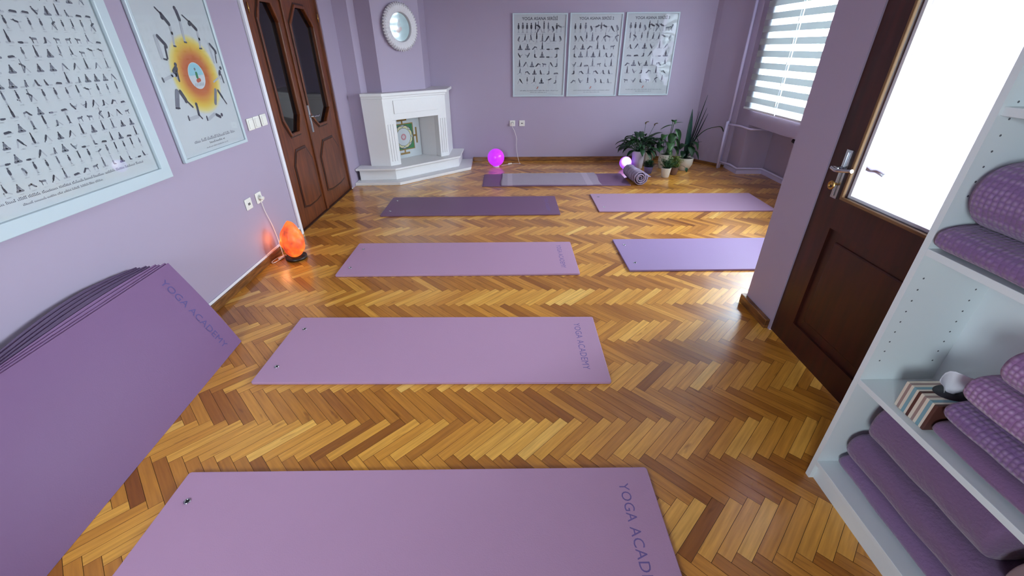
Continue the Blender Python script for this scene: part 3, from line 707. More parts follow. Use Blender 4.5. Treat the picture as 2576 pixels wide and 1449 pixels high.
def poster(label, loc_, Uv, Nv, w, h, fw, fd, rows, title=None, group=None, glassm=None, rnd=None, frame_m=None, custom=None, title_size=0.052, caption=True, depth=0.022, margin=0.04):
    Uv = Vector(Uv); Nv = Vector(Nv); Vv = Vector((0, 0, 1))
    t = thing('framed_poster', label, 'poster', loc_, 0, group)
    bm = B(); ring_frame(bm, [(-w / 2, -h / 2), (w / 2, -h / 2), (w / 2, h / 2), (-w / 2, h / 2)], [(-w / 2 + fw, -h / 2 + fw), (w / 2 - fw, -h / 2 + fw), (w / 2 - fw, h / 2 - fw), (-w / 2 + fw, h / 2 - fw)], (0, 0, 0), Uv, Vv, Nv, 0.001, depth)
    put('frame', bm, frame_m or trimw, t, bevel=0.003)
    P = lambda u, v, d: Uv * u + Vv * v + Nv * d
    bm = B(); prism_frame(bm, [(-w / 2 + fw, -h / 2 + fw), (w / 2 - fw, -h / 2 + fw), (w / 2 - fw, h / 2 - fw), (-w / 2 + fw, h / 2 - fw)], (0, 0, 0), Uv, Vv, Nv, 0.002, 0.010)
    d = 0.0104
    if title: text_mesh(bm, title, title_size, P(0, h / 2 - fw - 0.058, d), Uv, Vv, Nv, 3, bold=0.0006)
    for (y, names, s, x0, x1) in rows:
        n = len(names)
        for k, nm in enumerate(names):
            x = x0 + (x1 - x0) * (k + 0.5) / n
            figure(bm, P, nm, x, y, s * rnd.uniform(0.92, 1.05), d, rnd.choice((-1, 1)), rnd.random() < 0.35)
            small_print(bm, P, x - s * 0.16, x + s * 0.16, y - s * 0.17, s * 0.07, d, rnd, 1)
    if caption:
        small_print(bm, P, -w * 0.36, w * 0.38, -h / 2 + fw + 0.052, 0.011, d, rnd, 2)
        small_print(bm, P, -w * 0.16, w * 0.16, -h / 2 + fw + 0.030, 0.009, d, rnd, 2)
    mats_ = [paperw, inkl, inkm, inkd]
    if custom: custom(bm, P, d); mats_ = mats_ + [redp, bluep, HALO, green]
    put('print', bm, mats_, t)
    bm = B(); prism_frame(bm, [(-w / 2 + fw, -h / 2 + fw), (w / 2 - fw, -h / 2 + fw), (w / 2 - fw, h / 2 - fw), (-w / 2 + fw, h / 2 - fw)], (0, 0, 0), Uv, Vv, Nv, 0.0150, 0.0165)
    put('glass', bm, glassm or print_glass, t)
    return t
standing = ['stand', 'stand', 'stand', 'stand', 'arms_up', 'triangle', 'arms_up', 'tree', 'bend', 'stand', 'warrior']
allp = list(POSES)
floorp = ['sit', 'fold', 'cobra', 'boat', 'plow', 'bridge', 'lie', 'dog', 'cat', 'sit_up', 'lunge', 'shoulder']
rnd = random.Random(11)
def rows_for(seed, first):
    r = random.Random(seed); out = []
    out.append((0.272, first, 0.128, -0.30, 0.30))
    out.append((0.165, [r.choice(['tree', 'triangle', 'bend', 'dog', 'arms_up', 'warrior', 'lunge', 'sit_up']) for _ in range(8)], 0.115, -0.30, 0.30))
    for k, y in enumerate((0.075, -0.015, -0.125, -0.215)):
        out.append((y, [r.choice(floorp) for _ in range(r.choice((6, 7)))], 0.105, -0.30, 0.28))
    out.append((-0.325, [r.choice(allp) for _ in range(6)], 0.105, -0.30, 0.28))
    return out
def emblem(bm, P, d):
    dot(bm, P, (-0.015, -0.375), 0.022, 1, d, 24); dot(bm, P, (-0.015, -0.375), 0.018, 0, d + 0.0002, 24); capsule(bm, P, (-0.02, -0.385), (-0.008, -0.365), 0.005, 4, d + 0.0004)
HALO = bpy.data.materials.new('sun_halo_print'); HALO.use_nodes = True
def build_halo():
    n = HALO.node_tree.nodes; l = HALO.node_tree.links; b = n['Principled BSDF']; b.inputs['Roughness'].default_value = 0.55
    uv = n.new('ShaderNodeTexCoord'); vm = n.new('ShaderNodeVectorMath'); vm.operation = 'DISTANCE'; vm.inputs[1].default_value = (0.0106, 0.03, -0.045)
    r = n.new('ShaderNodeValToRGB'); cr = r.color_ramp; mr = n.new('ShaderNodeMath'); mr.operation = 'MULTIPLY'; mr.inputs[1].default_value = 4.6
    l.new(uv.outputs['Object'], vm.inputs[0]); l.new(vm.outputs['Value'], mr.inputs[0]); l.new(mr.outputs[0], r.inputs[0]); l.new(r.outputs[0], b.inputs['Base Color'])
    cr.elements[0].position = 0.30; cr.elements[0].color = srgb(188, 88, 42); cr.elements[1].position = 1.0; cr.elements[1].color = srgb(206, 208, 214)
    for p, c in ((0.48, srgb(200, 104, 44)), (0.62, srgb(216, 150, 50)), (0.78, srgb(226, 188, 66)), (0.90, srgb(228, 210, 130))):
        e = cr.elements.new(p); e.color = c
build_halo()
SUN = [('d', 0.0023, [(-0.128, 0.287), (-0.097, 0.26)]), ('D', 0.0065, [(-0.097, 0.26), (-0.06, 0.214)]), ('H', 0.0, [(-0.097, 0.243)]), ('L', 0.0053, [(-0.057, 0.211), (-0.061, 0.17), (-0.076, 0.111)]), ('d', 0.0023, [(-0.082, 0.108), (-0.065, 0.106)]), ('H', 0.0, [(0.03, 0.294)]), ('D', 0.0076, [(0.036, 0.281), (0.041, 0.242)]), ('L', 0.0059, [(0.039, 0.231), (0.025, 0.134)]), ('d', 0.0023, [(0.019, 0.128), (0.037, 0.126)]), ('d', 0.0023, [(0.076, 0.263), (0.121, 0.233)]), ('D', 0.0065, [(0.124, 0.23), (0.165, 0.196)]), ('H', 0.0, [(0.115, 0.221)]), ('L', 0.0053, [(0.167, 0.19), (0.164, 0.145), (0.147, 0.101)]), ('d', 0.0023, [(0.138, 0.095), (0.159, 0.095)]), ('D', 0.0065, [(-0.183, 0.154), (-0.144, 0.113)]), ('H', 0.0, [(-0.144, 0.106)]), ('d', 0.0029, [(-0.154, 0.103), (-0.166, 0.048)]), ('L', 0.0076, [(-0.201, 0.151), (-0.204, 0.054)]), ('d', 0.0026, [(-0.196, 0.046), (-0.175, 0.042)]), ('D', 0.0053, [(0.251, 0.119), (0.289, 0.08)]), ('H', 0.0, [(0.286, 0.074)]), ('d', 0.0023, [(0.277, 0.065), (0.264, 0.016)]), ('L', 0.0059, [(0.24, 0.119), (0.239, 0.019)]), ('H', 0.0, [(-0.121, 0.017)]), ('D', 0.0088, [(-0.127, -0.002), (-0.151, -0.017)]), ('d', 0.0035, [(-0.13, -0.018), (-0.136, -0.065)]), ('L', 0.0076, [(-0.176, -0.033), (-0.14, -0.032), (-0.14, -0.051)]), ('L', 0.0053, [(-0.179, -0.038), (-0.244, -0.052)]), ('d', 0.0026, [(-0.26, -0.045), (-0.257, -0.062)]), ('H', 0.0, [(0.287, -0.016)]), ('D', 0.0065, [(0.27, -0.035), (0.257, -0.05)]), ('d', 0.0026, [(0.274, -0.054), (0.277, -0.101)]), ('L', 0.0053, [(0.244, -0.059), (0.255, -0.075)]), ('L', 0.0035, [(0.231, -0.071), (0.174, -0.09)]), ('M', 0.01, [(-0.185, -0.118), (-0.223, -0.192)]), ('d', 0.0026, [(-0.238, -0.198), (-0.21, -0.202)]), ('D', 0.0076, [(-0.159, -0.12), (-0.138, -0.165)]), ('d', 0.0029, [(-0.135, -0.169), (-0.099, -0.208)]), ('H', 0.0, [(-0.139, -0.172)]), ('M', 0.0076, [(0.164, -0.137), (0.122, -0.21)]), ('D', 0.0053, [(0.188, -0.142), (0.212, -0.183)]), ('d', 0.0023, [(0.213, -0.186), (0.237, -0.225)]), ('H', 0.0, [(-0.062, -0.197)]), ('D', 0.0059, [(-0.061, -0.209), (-0.069, -0.254)]), ('d', 0.0023, [(-0.069, -0.254), (-0.049, -0.279)]), ('L', 0.0065, [(-0.079, -0.262), (-0.158, -0.267)]), ('d', 0.0026, [(-0.165, -0.251), (-0.166, -0.272)]), ('H', 0.0, [(0.148, -0.282)]), ('D', 0.0059, [(0.095, -0.275), (0.127, -0.292)]), ('L', 0.0065, [(0.075, -0.269), (0.007, -0.29)]), ('d', 0.0026, [(-0.005, -0.273), (-0.006, -0.294)])]
def sun_print(bm, P, d):
    dot(bm, P, (0.03, -0.045), 0.216, 6, d, 72)
    dot(bm, P, (0.03, -0.048), 0.072, 0, d + 0.0003, 48)
    # sky half and a small figure shape in the middle
    f = bm.faces.new([bm.verts.new(P(0.03 + 0.066 * math.cos(math.pi * k / 20), -0.045 + 0.066 * math.sin(math.pi * k / 20), d + 0.0005)) for k in range(21)]); f.material_index = 5
    capsule(bm, P, (0.022, -0.075), (0.046, -0.07), 0.010, 4, d + 0.0007); capsule(bm, P, (0.03, -0.055), (0.032, -0.035), 0.010, 7, d + 0.0008); dot(bm, P, (0.03, -0.012), 0.008, 2, d + 0.0008)
    for k in range(6): capsule(bm, P, (-0.01 + 0.015 * k, -0.10), (-0.005 + 0.015 * k, -0.09), 0.005, 1, d + 0.0006)
    for s, w, pts in SUN:
        if s == 'H': dot(bm, P, pts[0], 0.011, 3, d + 0.0012, 14); continue
        mi = {'d': 3, 'D': 3, 'L': 1, 'M': 2}[s]; ww = w * (1.55 if s != 'd' else 1.9)
        for p, q in zip(pts, pts[1:]): capsule(bm, P, p, q, ww, mi, d + (0.001 if mi == 3 else 0.0009))
    small_print(bm, P, -0.19, 0.225, -0.402, 0.017, d, random.Random(4), 2); small_print(bm, P, -0.055, 0.10, -0.424, 0.012, d, random.Random(5), 3); small_print(bm, P, -0.10, 0.125, -0.446, 0.007, d, random.Random(6), 2)
frame_blue = mat('white_lacquered_frame', srgb(184, 196, 204), 0.35)
back_group = 'yoga pose posters in a row on the back wall'
r3 = rows_for(23, ['stand', 'stand', 'stand', 'bend', 'tree', 'warrior', 'triangle', 'warrior', 'cat', 'bend'])
for k, (x0, x1, ttl, lab, rw, gm, z0, z1) in enumerate((
    (0.026, 0.728, 'YOGA ASANA SERİSİ', 'white framed yoga pose chart nearest the fireplace, titled YOGA ASANA SERİSİ', rows_for(21, standing), None, 0.872, 1.841),
    (0.760, 1.440, 'YOGA ASANA SERİSİ 2', 'white framed yoga pose chart titled YOGA ASANA SERİSİ 2, middle of three', rows_for(22, ['stand', 'stand', 'stand', 'bend', 'warrior', 'tree', 'warrior', 'dog', 'bend']), None, 0.872, 1.842),
    (1.474, 2.154, 'YOGA ASANA SERİSİ 3', 'white framed yoga pose chart titled YOGA ASANA SERİSİ 3, nearest the window', r3, acrylic, 0.880, 1.845))):
    w = x1 - x0; h = z1 - z0
    poster(lab, ((x0 + x1) / 2, YB, (z0 + z1) / 2), (1, 0, 0), (0, -1, 0), w, h, 0.018, 0.02, rw, ttl, back_group, gm, random.Random(30 + k), frame_blue, emblem, 0.048 if k == 0 else 0.043)
# sun salutation poster on the left wall
poster('white framed poster with an orange sun circle and posing figures beside the light switches', (XL, 2.834, 1.371), (0, 1, 0), (1, 0, 0), 0.665, 0.972, 0.020, 0.03, [], None, None, None, random.Random(5), frame_blue, sun_print, caption=False)
# large chart on the left wall
rows = []; rr_ = random.Random(9)
wide, hgt = 1.16, 1.56
zc = 0.848 + hgt / 2; yc = 2.362 - wide / 2
z = 0.985; k = 0
while z < 2.3:
    kind = [floorp, standing, floorp, ['sit', 'sit_up', 'triangle', 'dog'], allp][k % 5]
    n = rr_.choice((17, 18, 19, 20, 21))
    rows.append((z - zc, [rr_.choice(kind) for _ in range(n)], 0.050, -wide / 2 + 0.09, wide / 2 - 0.08)); z += 0.0500; k += 1
poster('large white framed chart crowded with rows of tiny yoga figures, on the left wall', (XL, yc, zc), (0, 1, 0), (1, 0, 0), wide, hgt, 0.058, 0.03, rows, None, None, None, random.Random(8), frame_blue, depth=0.030)

# ------------------------------------------------------------------ sockets, switches
def socket(label, loc_, axis, kind, grp, s=0.078):
    """axis: 'x' faces +x, 'y' faces -y"""
    t = thing('wall_socket' if kind != 'switch' else 'light_switch', label, 'socket' if kind != 'switch' else 'switch', loc_, R(90) if axis == 'x' else 0, grp)
    # local: faces -y
    bm = B(); box(bm, -s / 2, s / 2, -0.010, -0.0005, -s / 2, s / 2); put('plate', bm, plastic_w, t, bevel=0.006, seg=3)
    if kind == 'switch':
        bm = B(); box(bm, -s * 0.36, s * 0.36, -0.016, -0.010, -s * 0.36, s * 0.36); put('rocker', bm, plastic_w, t, bevel=0.003)
    elif kind == 'round':
        bm = B(); prism_frame(bm, [(0.022 * math.cos(2 * math.pi * k / 28), 0.022 * math.sin(2 * math.pi * k / 28)) for k in range(28)], (0, 0, 0), (1, 0, 0), (0, 0, 1), (0, -1, 0), 0.010, 0.0125)
        put('socket_well', bm, mat('socket_well_grey', srgb(176, 172, 168), 0.5) if 'socket_well_grey' not in MAT else MAT['socket_well_grey'], t)
        bm = B(); tube(bm, [(-0.008, -0.012, 0), (-0.008, -0.0135, 0)], 0.003, 8); tube(bm, [(0.008, -0.012, 0), (0.008, -0.0135, 0)], 0.003, 8); put('pin_hole', bm, dark_p, t)
    else:
        bm = B(); box(bm, -0.012, -0.003, -0.0115, -0.0098, -0.008, 0.008); box(bm, 0.003, 0.012, -0.0115, -0.0098, -0.008, 0.008); put('port', bm, dark_p, t)
    return t
socket('white wall socket with the white lamp cord plugged in, back wall', (0.019, YB, 0.525), 'y', 'round', None)
socket('small white wall socket with nothing plugged in, back wall', (0.155, YB, 0.525), 'y', 'port', None)
socket('white wall socket nearest the double door, above the orange salt lamp', (XL, 3.115, 0.490), 'x', 'round', None)
socket('white two-port wall outlet on the left wall, farther from the double door', (XL, 2.972, 0.488), 'x', 'port', None)
for yy, lb in ((3.285, 'white light switch touching the sun poster side, first of three'), (3.375, 'middle white light switch of the row of three beside the door'), (3.475, 'white light switch closest to the double door casing')):
    socket(lb, (XL, yy, 0.985 + (yy - 3.285) * 0.02), 'x', 'switch', 'light switches between the sun poster and the double door', 0.082)

# ------------------------------------------------------------------ yoga mats
TH = 0.015
def rounded_rect(L, D, r, n=5):
    pts = []
    for cx_, cy_, a0 in ((L / 2 - r, D / 2 - r, 0), (-L / 2 + r, D / 2 - r, 90), (-L / 2 + r, -D / 2 + r, 180), (L / 2 - r, -D / 2 + r, 270)):
        for k in range(n + 1):
            a_ = R(a0 + 90 * k / n); pts.append((cx_ + r * math.cos(a_), cy_ + r * math.sin(a_)))
    return pts
def yoga_mat(label, x, y, deg, m, text=True, eye=True, L=1.80, D=0.587, grp='yoga mats laid out on the parquet', th=TH):
    t = thing('yoga_mat', label, 'yoga mat', (x, y, 0.0005), R(deg), grp)
    bm = B(); prism(bm, rounded_rect(L, D, 0.012), 0, th); put('foam_slab', bm, m, t, bevel=0.003)
    if text:
        bm = B(); text_mesh(bm, 'YOGA ACADEMY', 0.052, (L / 2 - 0.127, 0.012, th + 0.0002), (0, -1, 0), (1, 0, 0), (0, 0, 1), 0, spacing=1.06); put('lettering', bm, print_m, t)
    if eye:
        for sy in (0.168, -0.172):
            bm = B(); seg = 20
            tube(bm, [(-L / 2 + 0.073 + 0.0095 * math.cos(2 * math.pi * k / seg), sy + 0.0095 * math.sin(2 * math.pi * k / seg), th + 0.0005) for k in range(seg + 1)], 0.0028, 8, cap=False)
            e = put('eyelet', bm, chrome, t)
            bm = B(); lathe(bm, [(0, th + 0.0006), (0.008, th + 0.0006), (0.008, th - 0.001), (0, th - 0.001)], (-L / 2 + 0.073, sy), 16); put('eyelet_hole', bm, dark_p, e)
    return t
yoga_mat('lilac yoga mat nearest the camera, its near half cut off by the photo edge', -0.371, 0.811, 0.34, rub)
yoga_mat('lilac yoga mat directly beyond the nearest one, two metal eyelets on its left', -0.406, 1.899, -0.35, rub)
yoga_mat('lilac yoga mat in the third row, to the right of the glowing salt lamp', -0.400, 3.052, 0.23, rub)
yoga_mat('shade-darkened lilac yoga mat in the fourth row in front of the white fireplace', -0.4135, 4.333, 0.41, rub_dark)
yoga_mat('pink-lilac yoga mat in front of the plants and the window alcove', 1.788, 4.413, -0.19, mat_rubber('pink_lilac_mat_foam', srgb(166, 134, 162)), text=False)
yoga_mat('glare-tinted lilac yoga mat running behind the lilac pier, bright floor glare in front', 1.7726, 3.114, 0.6, rub_blue)
yoga_mat('purple yoga mat under the mauve towel along the back wall', 0.545, 5.34, 0.29, rub_dark, text=False, eye=False, D=0.56, th=0.008)

# towel on the back mat
def cloth_grid(name, x0, x1, y0, y1, z, m, parent, amp=0.004, nx=80, ny=30, seed=0, bandx=()):
    bm = B(); g = []
    for i in range(nx + 1):
        row = []
        for j in range(ny + 1):
            x = x0 + (x1 - x0) * i / nx; y = y0 + (y1 - y0) * j / ny
            w = noise.noise(Vector((x * 5 + seed, y * 3, 0))) * amp + noise.noise(Vector((x * 14 + seed, y * 5, 2))) * amp * 0.5
            e = 0.002 if (i in (0, nx) or j in (0, ny)) else 0
            row.append(bm.verts.new((x + (0.01 * math.sin(y * 11) if i in (0, nx) else 0), y, z + 0.006 + max(w, -0.003) - e)))
        g.append(row)
    for i in range(nx):
        for j in range(ny):
            f = bm.faces.new((g[i][j], g[i + 1][j], g[i + 1][j + 1], g[i][j + 1])); f.smooth = True
            xm = x0 + (x1 - x0) * (i + .5) / nx
            if any(a_ < xm < b_ for a_, b_ in bandx): f.material_index = 1
    o = put(name, bm, m, parent)
    md = o.modifiers.new('thick', 'SOLIDIFY'); md.thickness = 0.006; md.offset = -1
    return o
tw = cloth_grid('towel', -0.61, 0.61, -0.275, 0.29, 0.003, [towel_m, band_m], None, bandx=((-0.54, -0.47), (0.42, 0.50)), seed=4)
tw.location = (0.485, 5.338, 0.0085); tw.rotation_euler = (0, 0, R(0.4))
tag(tw, 'mauve terry towel with two paler bands spread over the back yoga mat', 'towel')

# rolled ribbed blanket
t = thing('rolled_blanket', 'grey-lilac ribbed blanket rolled up at the end of the back mat', 'blanket', (1.555, 5.08, 0.0), R(6))
bm = B(); turns = 3.2; n = 190; r0, r1 = 0.012, 0.086; Lr = 0.40
prof = []
for k in range(n + 1):
    a_ = -R(60) + 2 * math.pi * turns * k / n; r_ = r0 + (r1 - r0) * k / n
    r_ += 0.0015 * math.sin(k * 0.9)
    prof.append((r_ * math.cos(a_), r_ * math.sin(a_)))
lx, lz = prof[-1]
for q in range(1, 4): prof.append((lx + 0.011 * q, lz - 0.001 * q))
ny = 24; g = []
for k, (px_, pz_) in enumerate(prof):
    outer = 1 if k > n * 0.68 else 0
    g.append([bm.verts.new((px_ * (1 + outer * 0.03 * math.sin(j * 2.6)) , Lr * j / ny + 0.01 * math.sin(k * 0.05), 0.0)) for j in range(ny + 1)])
    for j, v in enumerate(g[-1]): v.co.z = pz_ * (1 + outer * 0.03 * math.sin(j * 2.6))
zmin = min(v.co.z for v in bm.verts)
for v in bm.verts: v.co.z += -zmin + 0.006
for a_, b_ in zip(g, g[1:]):
    for j in range(ny): f = bm.faces.new((a_[j], b_[j], b_[j + 1], a_[j + 1])); f.smooth = True
o = put('ribbed_roll', bm, ribm, t); md = o.modifiers.new('thick', 'SOLIDIFY'); md.thickness = 0.010; md.offset = 0
n_, l_, b_ = nt(ribm); tc = n_.new('ShaderNodeTexCoord'); wv = n_.new('ShaderNodeTexWave'); wv.bands_direction = 'Y'; wv.inputs['Scale'].default_value = 12
bp = n_.new('ShaderNodeBump'); bp.inputs['Strength'].default_value = 0.9; bp.inputs['Distance'].default_value = 0.008
l_.new(tc.outputs['Object'], wv.inputs['Vector']); l_.new(wv.outputs['Fac'], bp.inputs['Height']); l_.new(bp.outputs[0], b_.inputs['Normal'])

# leaning stack of mats on the left wall
NST = 8
def lean_mat(k):
    f = k / (NST - 1)
    y1 = 1.975 - 0.012 * k + (0.01 if k % 2 else 0); y0 = y1 - 1.80
    labels = {0: 'purple yoga mat lettered YOGA ACADEMY, foremost of the leaning stack', NST - 1: 'shade-darkened yoga mat lying against the wall at the back of the leaning stack'}
    t = thing('yoga_mat', labels.get(k, 'purple yoga mat in the leaning stack with only its thin edge showing'), 'yoga mat', (0, 0, 0), 0, 'yoga mats leaning in a stack on the left wall')
    bm = B(); ny_, nw = 40, 14; G = []
    thk = 0.0118
    def P(s, w):
        y = y1 + (y0 - y1) * s
        bx = -1.556 + 0.093 * s - 0.0155 * k; bz = 0.001
        arch = (0.036 * f - 0.004 * (1 if 0 < k < 4 else 0)) * math.sin(math.pi * min(0.62, s) / 0.38)
        tx = -1.766 + 0.012 * s - 0.0145 * k + 0.004 * math.sin(5 * s) * f; tz = 0.508 - 0.028 * s + arch + 0.002 * k
        bow = 0.010 * math.sin(math.pi * w)
        return Vector((bx + (tx - bx) * w + bow, y - 0.01 * w * (1 - s), bz + (tz - bz) * w))
    def nrm(s, w):
        a_ = P(s, min(w + .01, 1)) - P(s, max(w - .01, 0)); b2 = P(min(s + .01, 1), w) - P(max(s - .01, 0), w); c_ = a_.cross(b2); c_.normalize(); return c_ if c_.x > 0 else -c_
    for i in range(ny_ + 1):
        row = []
        for j in range(nw + 1):
            s, w = i / ny_, j / nw; p = P(s, w); n3 = nrm(s, w); row.append((bm.verts.new(p), bm.verts.new(p - n3 * thk + Vector((0, 0, max(0, 0)))))) 
        G.append(row)
    for i in range(ny_):
        for j in range(nw):
            a_, b2, c_, d_ = G[i][j], G[i + 1][j], G[i + 1][j + 1], G[i][j + 1]
            f1 = bm.faces.new((a_[0], b2[0], c_[0], d_[0])); f2 = bm.faces.new((d_[1], c_[1], b2[1], a_[1])); f1.smooth = f2.smooth = True
    for i in range(ny_):
        bm.faces.new((G[i][0][1], G[i + 1][0][1], G[i + 1][0][0], G[i][0][0])); bm.faces.new((G[i][nw][0], G[i + 1][nw][0], G[i + 1][nw][1], G[i][nw][1]))
    for j in range(nw):
        bm.faces.new((G[0][j][0], G[0][j + 1][0], G[0][j + 1][1], G[0][j][1])); bm.faces.new((G[ny_][j][1], G[ny_][j + 1][1], G[ny_][j + 1][0], G[ny_][j][0]))
    zz = min(v.co.z for v in bm.verts)
    for v in bm.verts: v.co.z = max(v.co.z, 0.0008)
    bmesh.ops.recalc_face_normals(bm, faces=bm.faces[:])
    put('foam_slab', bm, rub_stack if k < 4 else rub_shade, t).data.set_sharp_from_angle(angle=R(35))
    if k == 0:
        s0 = 0.07; o_ = P(s0, 0.5); w_ = (P(s0, 0.0) - P(s0, 1.0)).normalized(); u_ = (P(0.0, 0.5) - P(0.2, 0.5)).normalized(); n3 = nrm(s0, 0.5)
        bm = B(); text_mesh(bm, 'YOGA ACADEMY', 0.055, (0, 0, 0), (1, 0, 0), (0, 1, 0), (0, 0, 1), 0, spacing=1.06)
        bmesh.ops.triangulate(bm, faces=bm.faces[:])
        bmesh.ops.subdivide_edges(bm, edges=bm.edges[:], cuts=1)
        wid = (P(s0, 0) - P(s0, 1)).length
        for v in bm.verts:
            w = 0.5 - v.co.x / wid; s = s0 - v.co.y / 1.8
            v.co = P(s, w) + nrm(s, w) * 0.0012
        put('lettering', bm, mat('deep_violet_print', srgb(78, 60, 122), 0.6), t)
    return t
for k in range(NST): lean_mat(k)

# ------------------------------------------------------------------ lamps
def glow(name, col, st):
    m = bpy.data.materials.new(name); m.use_nodes = True; n = m.node_tree.nodes; b = n['Principled BSDF']
    b.inputs['Base Color'].default_value = col; b.inputs['Roughness'].default_value = 0.25
    b.inputs['Emission Color'].default_value = col; b.inputs['Emission Strength'].default_value = st
    return m
t = thing('globe_lamp', 'magenta glowing globe lamp on the floor by the back wall', 'lamp', (-0.214, 6.05, 0))
bm = B(); prof = [(0.0, 0.012), (0.03, 0.012)] + [(0.116 * math.cos(a_), 0.128 + 0.118 * math.sin(a_)) for a_ in [R(-75 + 165 * k / 26) for k in range(27)]]
prof[-1] = (0, prof[-1][1]); lathe(bm, prof, (0, 0), 48); put('globe', bm, glow('magenta_glow', (0.46, 0.025, 0.82, 1), 0.95), t)
bm = B(); lathe(bm, [(0, 0), (0.045, 0), (0.045, 0.012), (0, 0.012)], (0, 0), 32); put('base', bm, plastic_w, t)
def lamp_light(parent, loc_, col, p, rad):
    l = bpy.data.lights.new('bulb', 'POINT'); l.energy = p; l.color = col; l.shadow_soft_size = rad
    o = bpy.data.objects.new('bulb', l); COL.objects.link(o); o.parent = parent; o.location = loc_
# cord from globe lamp: floor then up to the socket
cord = B()
tube(cord, smooth_pts([(-0.14, 6.10, 0.004), (-0.08, 6.15, 0.004), (0.0, 6.20, 0.004), (0.08, 6.22, 0.004), (0.13, 6.20, 0.004), (0.118, 6.26, 0.006), (0.105, 6.34, 0.03), (0.09, 6.378, 0.10), (0.075, 6.382, 0.22), (0.078, 6.382, 0.32), (0.05, 6.382, 0.42), (0.02, 6.37, 0.48), (0.019, 6.365, 0.52)], 8), 0.0028, 8)
c_ = put('lamp_cord', cord, plastic_w); tag(c_, 'white power cord running from the magenta globe lamp up to its socket', 'cord')
bm = B(); box(bm, -0.03, 0.03, -0.009, 0.009, 0, 0.014); o = put('inline_switch', bm, plastic_w, c_, bevel=0.004); o.location = (-0.02, 6.19, 0.002); o.rotation_euler = (0, 0, R(25))
bm = B(); tube(bm, [(0.019, 6.387, 0.525), (0.019, 6.352, 0.522)], 0.016, 16); put('plug', bm, plastic_w, c_)
# small violet globe
t = thing('globe_lamp', 'small violet-white glowing ball lamp behind the rolled blanket', 'lamp', (1.558, 5.87, 0))
bm = B(); prof = [(0.0, 0.006), (0.025, 0.006)] + [(0.082 * math.cos(a_), 0.087 + 0.082 * math.sin(a_)) for a_ in [R(-72 + 162 * k / 22) for k in range(23)]]
prof[-1] = (0, prof[-1][1]); lathe(bm, prof, (0, 0), 40)
vg = glow('violet_glow', (0.38, 0.08, 1.0, 1), 1.4); put('globe', bm, vg, t)
def violet_center():
    n = vg.node_tree.nodes; l = vg.node_tree.links; b = n['Principled BSDF']
    tc = n.new('ShaderNodeTexCoord'); vm = n.new('ShaderNodeVectorMath'); vm.operation = 'DISTANCE'; vm.inputs[1].default_value = (0.0, -0.065, 0.125)
    r = n.new('ShaderNodeValToRGB'); cr = r.color_ramp; cr.elements[0].position = 0.03; cr.elements[0].color = (1, 0.85, 1, 1); cr.elements[1].position = 0.085; cr.elements[1].color = (0.36, 0.10, 1.0, 1)
    mr = n.new('ShaderNodeMapRange'); mr.inputs[1].default_value = 0.03; mr.inputs[2].default_value = 0.085; mr.inputs[3].default_value = 3.5; mr.inputs[4].default_value = 1.1
    l.new(tc.outputs['Object'], vm.inputs[0]); l.new(vm.outputs['Value'], r.inputs[0]); l.new(r.outputs[0], b.inputs['Emission Color']); l.new(vm.outputs['Value'], mr.inputs[0]); l.new(mr.outputs[0], b.inputs['Emission Strength'])
violet_center()
bm = B(); lathe(bm, [(0, 0), (0.035, 0), (0.035, 0.006), (0, 0.006)], (0, 0), 24); put('base', bm, plastic_w, t)
# salt lamp
t = thing('salt_lamp', 'glowing orange rock salt lamp on the floor by the double door', 'lamp', (-1.725, 3.085, 0))
bm = B(); lathe(bm, [(0, 0), (0.075, 0), (0.08, 0.006), (0.08, 0.022), (0, 0.022)], (0, 0), 32); put('wooden_base', bm, mat('salt_lamp_base', srgb(36, 20, 12), 0.4), t)
bm = B(); bmesh.ops.create_icosphere(bm, subdivisions=5, radius=1.0)
for v in bm.verts:
    p = v.co.copy(); z_ = (p.z + 1) / 2
    wd = 0.093 * (1.0 - 0.48 * z_ ** 2.4); rr2 = 1 + 0.10 * noise.noise(p * 1.7 + Vector((3, 1, 2))) + 0.10 * noise.noise(p * 3.2)
    an = math.atan2(p.y, p.x); facet = 1 - 0.05 * abs(math.sin(an * 2.5 + 0.6))
    hz = 0.150 * p.z
    v.co = Vector((p.x * wd * rr2 * facet * 1.02 + 0.012 * z_, p.y * wd * rr2 * facet, 0.166 + hz * (1 + 0.04 * noise.noise(p * 2))))
    v.co.z = max(v.co.z, 0.022)
for f in bm.faces: f.smooth = True
sm = bpy.data.materials.new('salt_crystal'); sm.use_nodes = True
n = sm.node_tree.nodes; l = sm.node_tree.links; b = n['Principled BSDF']; b.inputs['Roughness'].default_value = 0.5; b.inputs['Base Color'].default_value = srgb(190, 80, 44)
tc = n.new('ShaderNodeTexCoord'); nz = n.new('ShaderNodeTexNoise'); nz.inputs['Scale'].default_value = 11; nz.inputs['Detail'].default_value = 4
r = n.new('ShaderNodeValToRGB'); cr = r.color_ramp; cr.elements[0].position = 0.36; cr.elements[0].color = (0.34, 0.03, 0.015, 1); cr.elements[1].position = 0.66; cr.elements[1].color = (1.0, 0.36, 0.02, 1)
e = cr.elements.new(0.46); e.color = (0.85, 0.10, 0.015, 1); e = cr.elements.new(0.60); e.color = (0.98, 0.20, 0.02, 1)
l.new(tc.outputs['Object'], nz.inputs['Vector']); l.new(nz.outputs['Fac'], r.inputs[0]); l.new(r.outputs[0], b.inputs['Emission Color']); b.inputs['Emission Strength'].default_value = 1.0
vo = n.new('ShaderNodeTexVoronoi'); vo.feature = 'DISTANCE_TO_EDGE'; vo.inputs['Scale'].default_value = 9
bp = n.new('ShaderNodeBump'); bp.inputs['Strength'].default_value = 0.6; bp.inputs['Distance'].default_value = 0.01
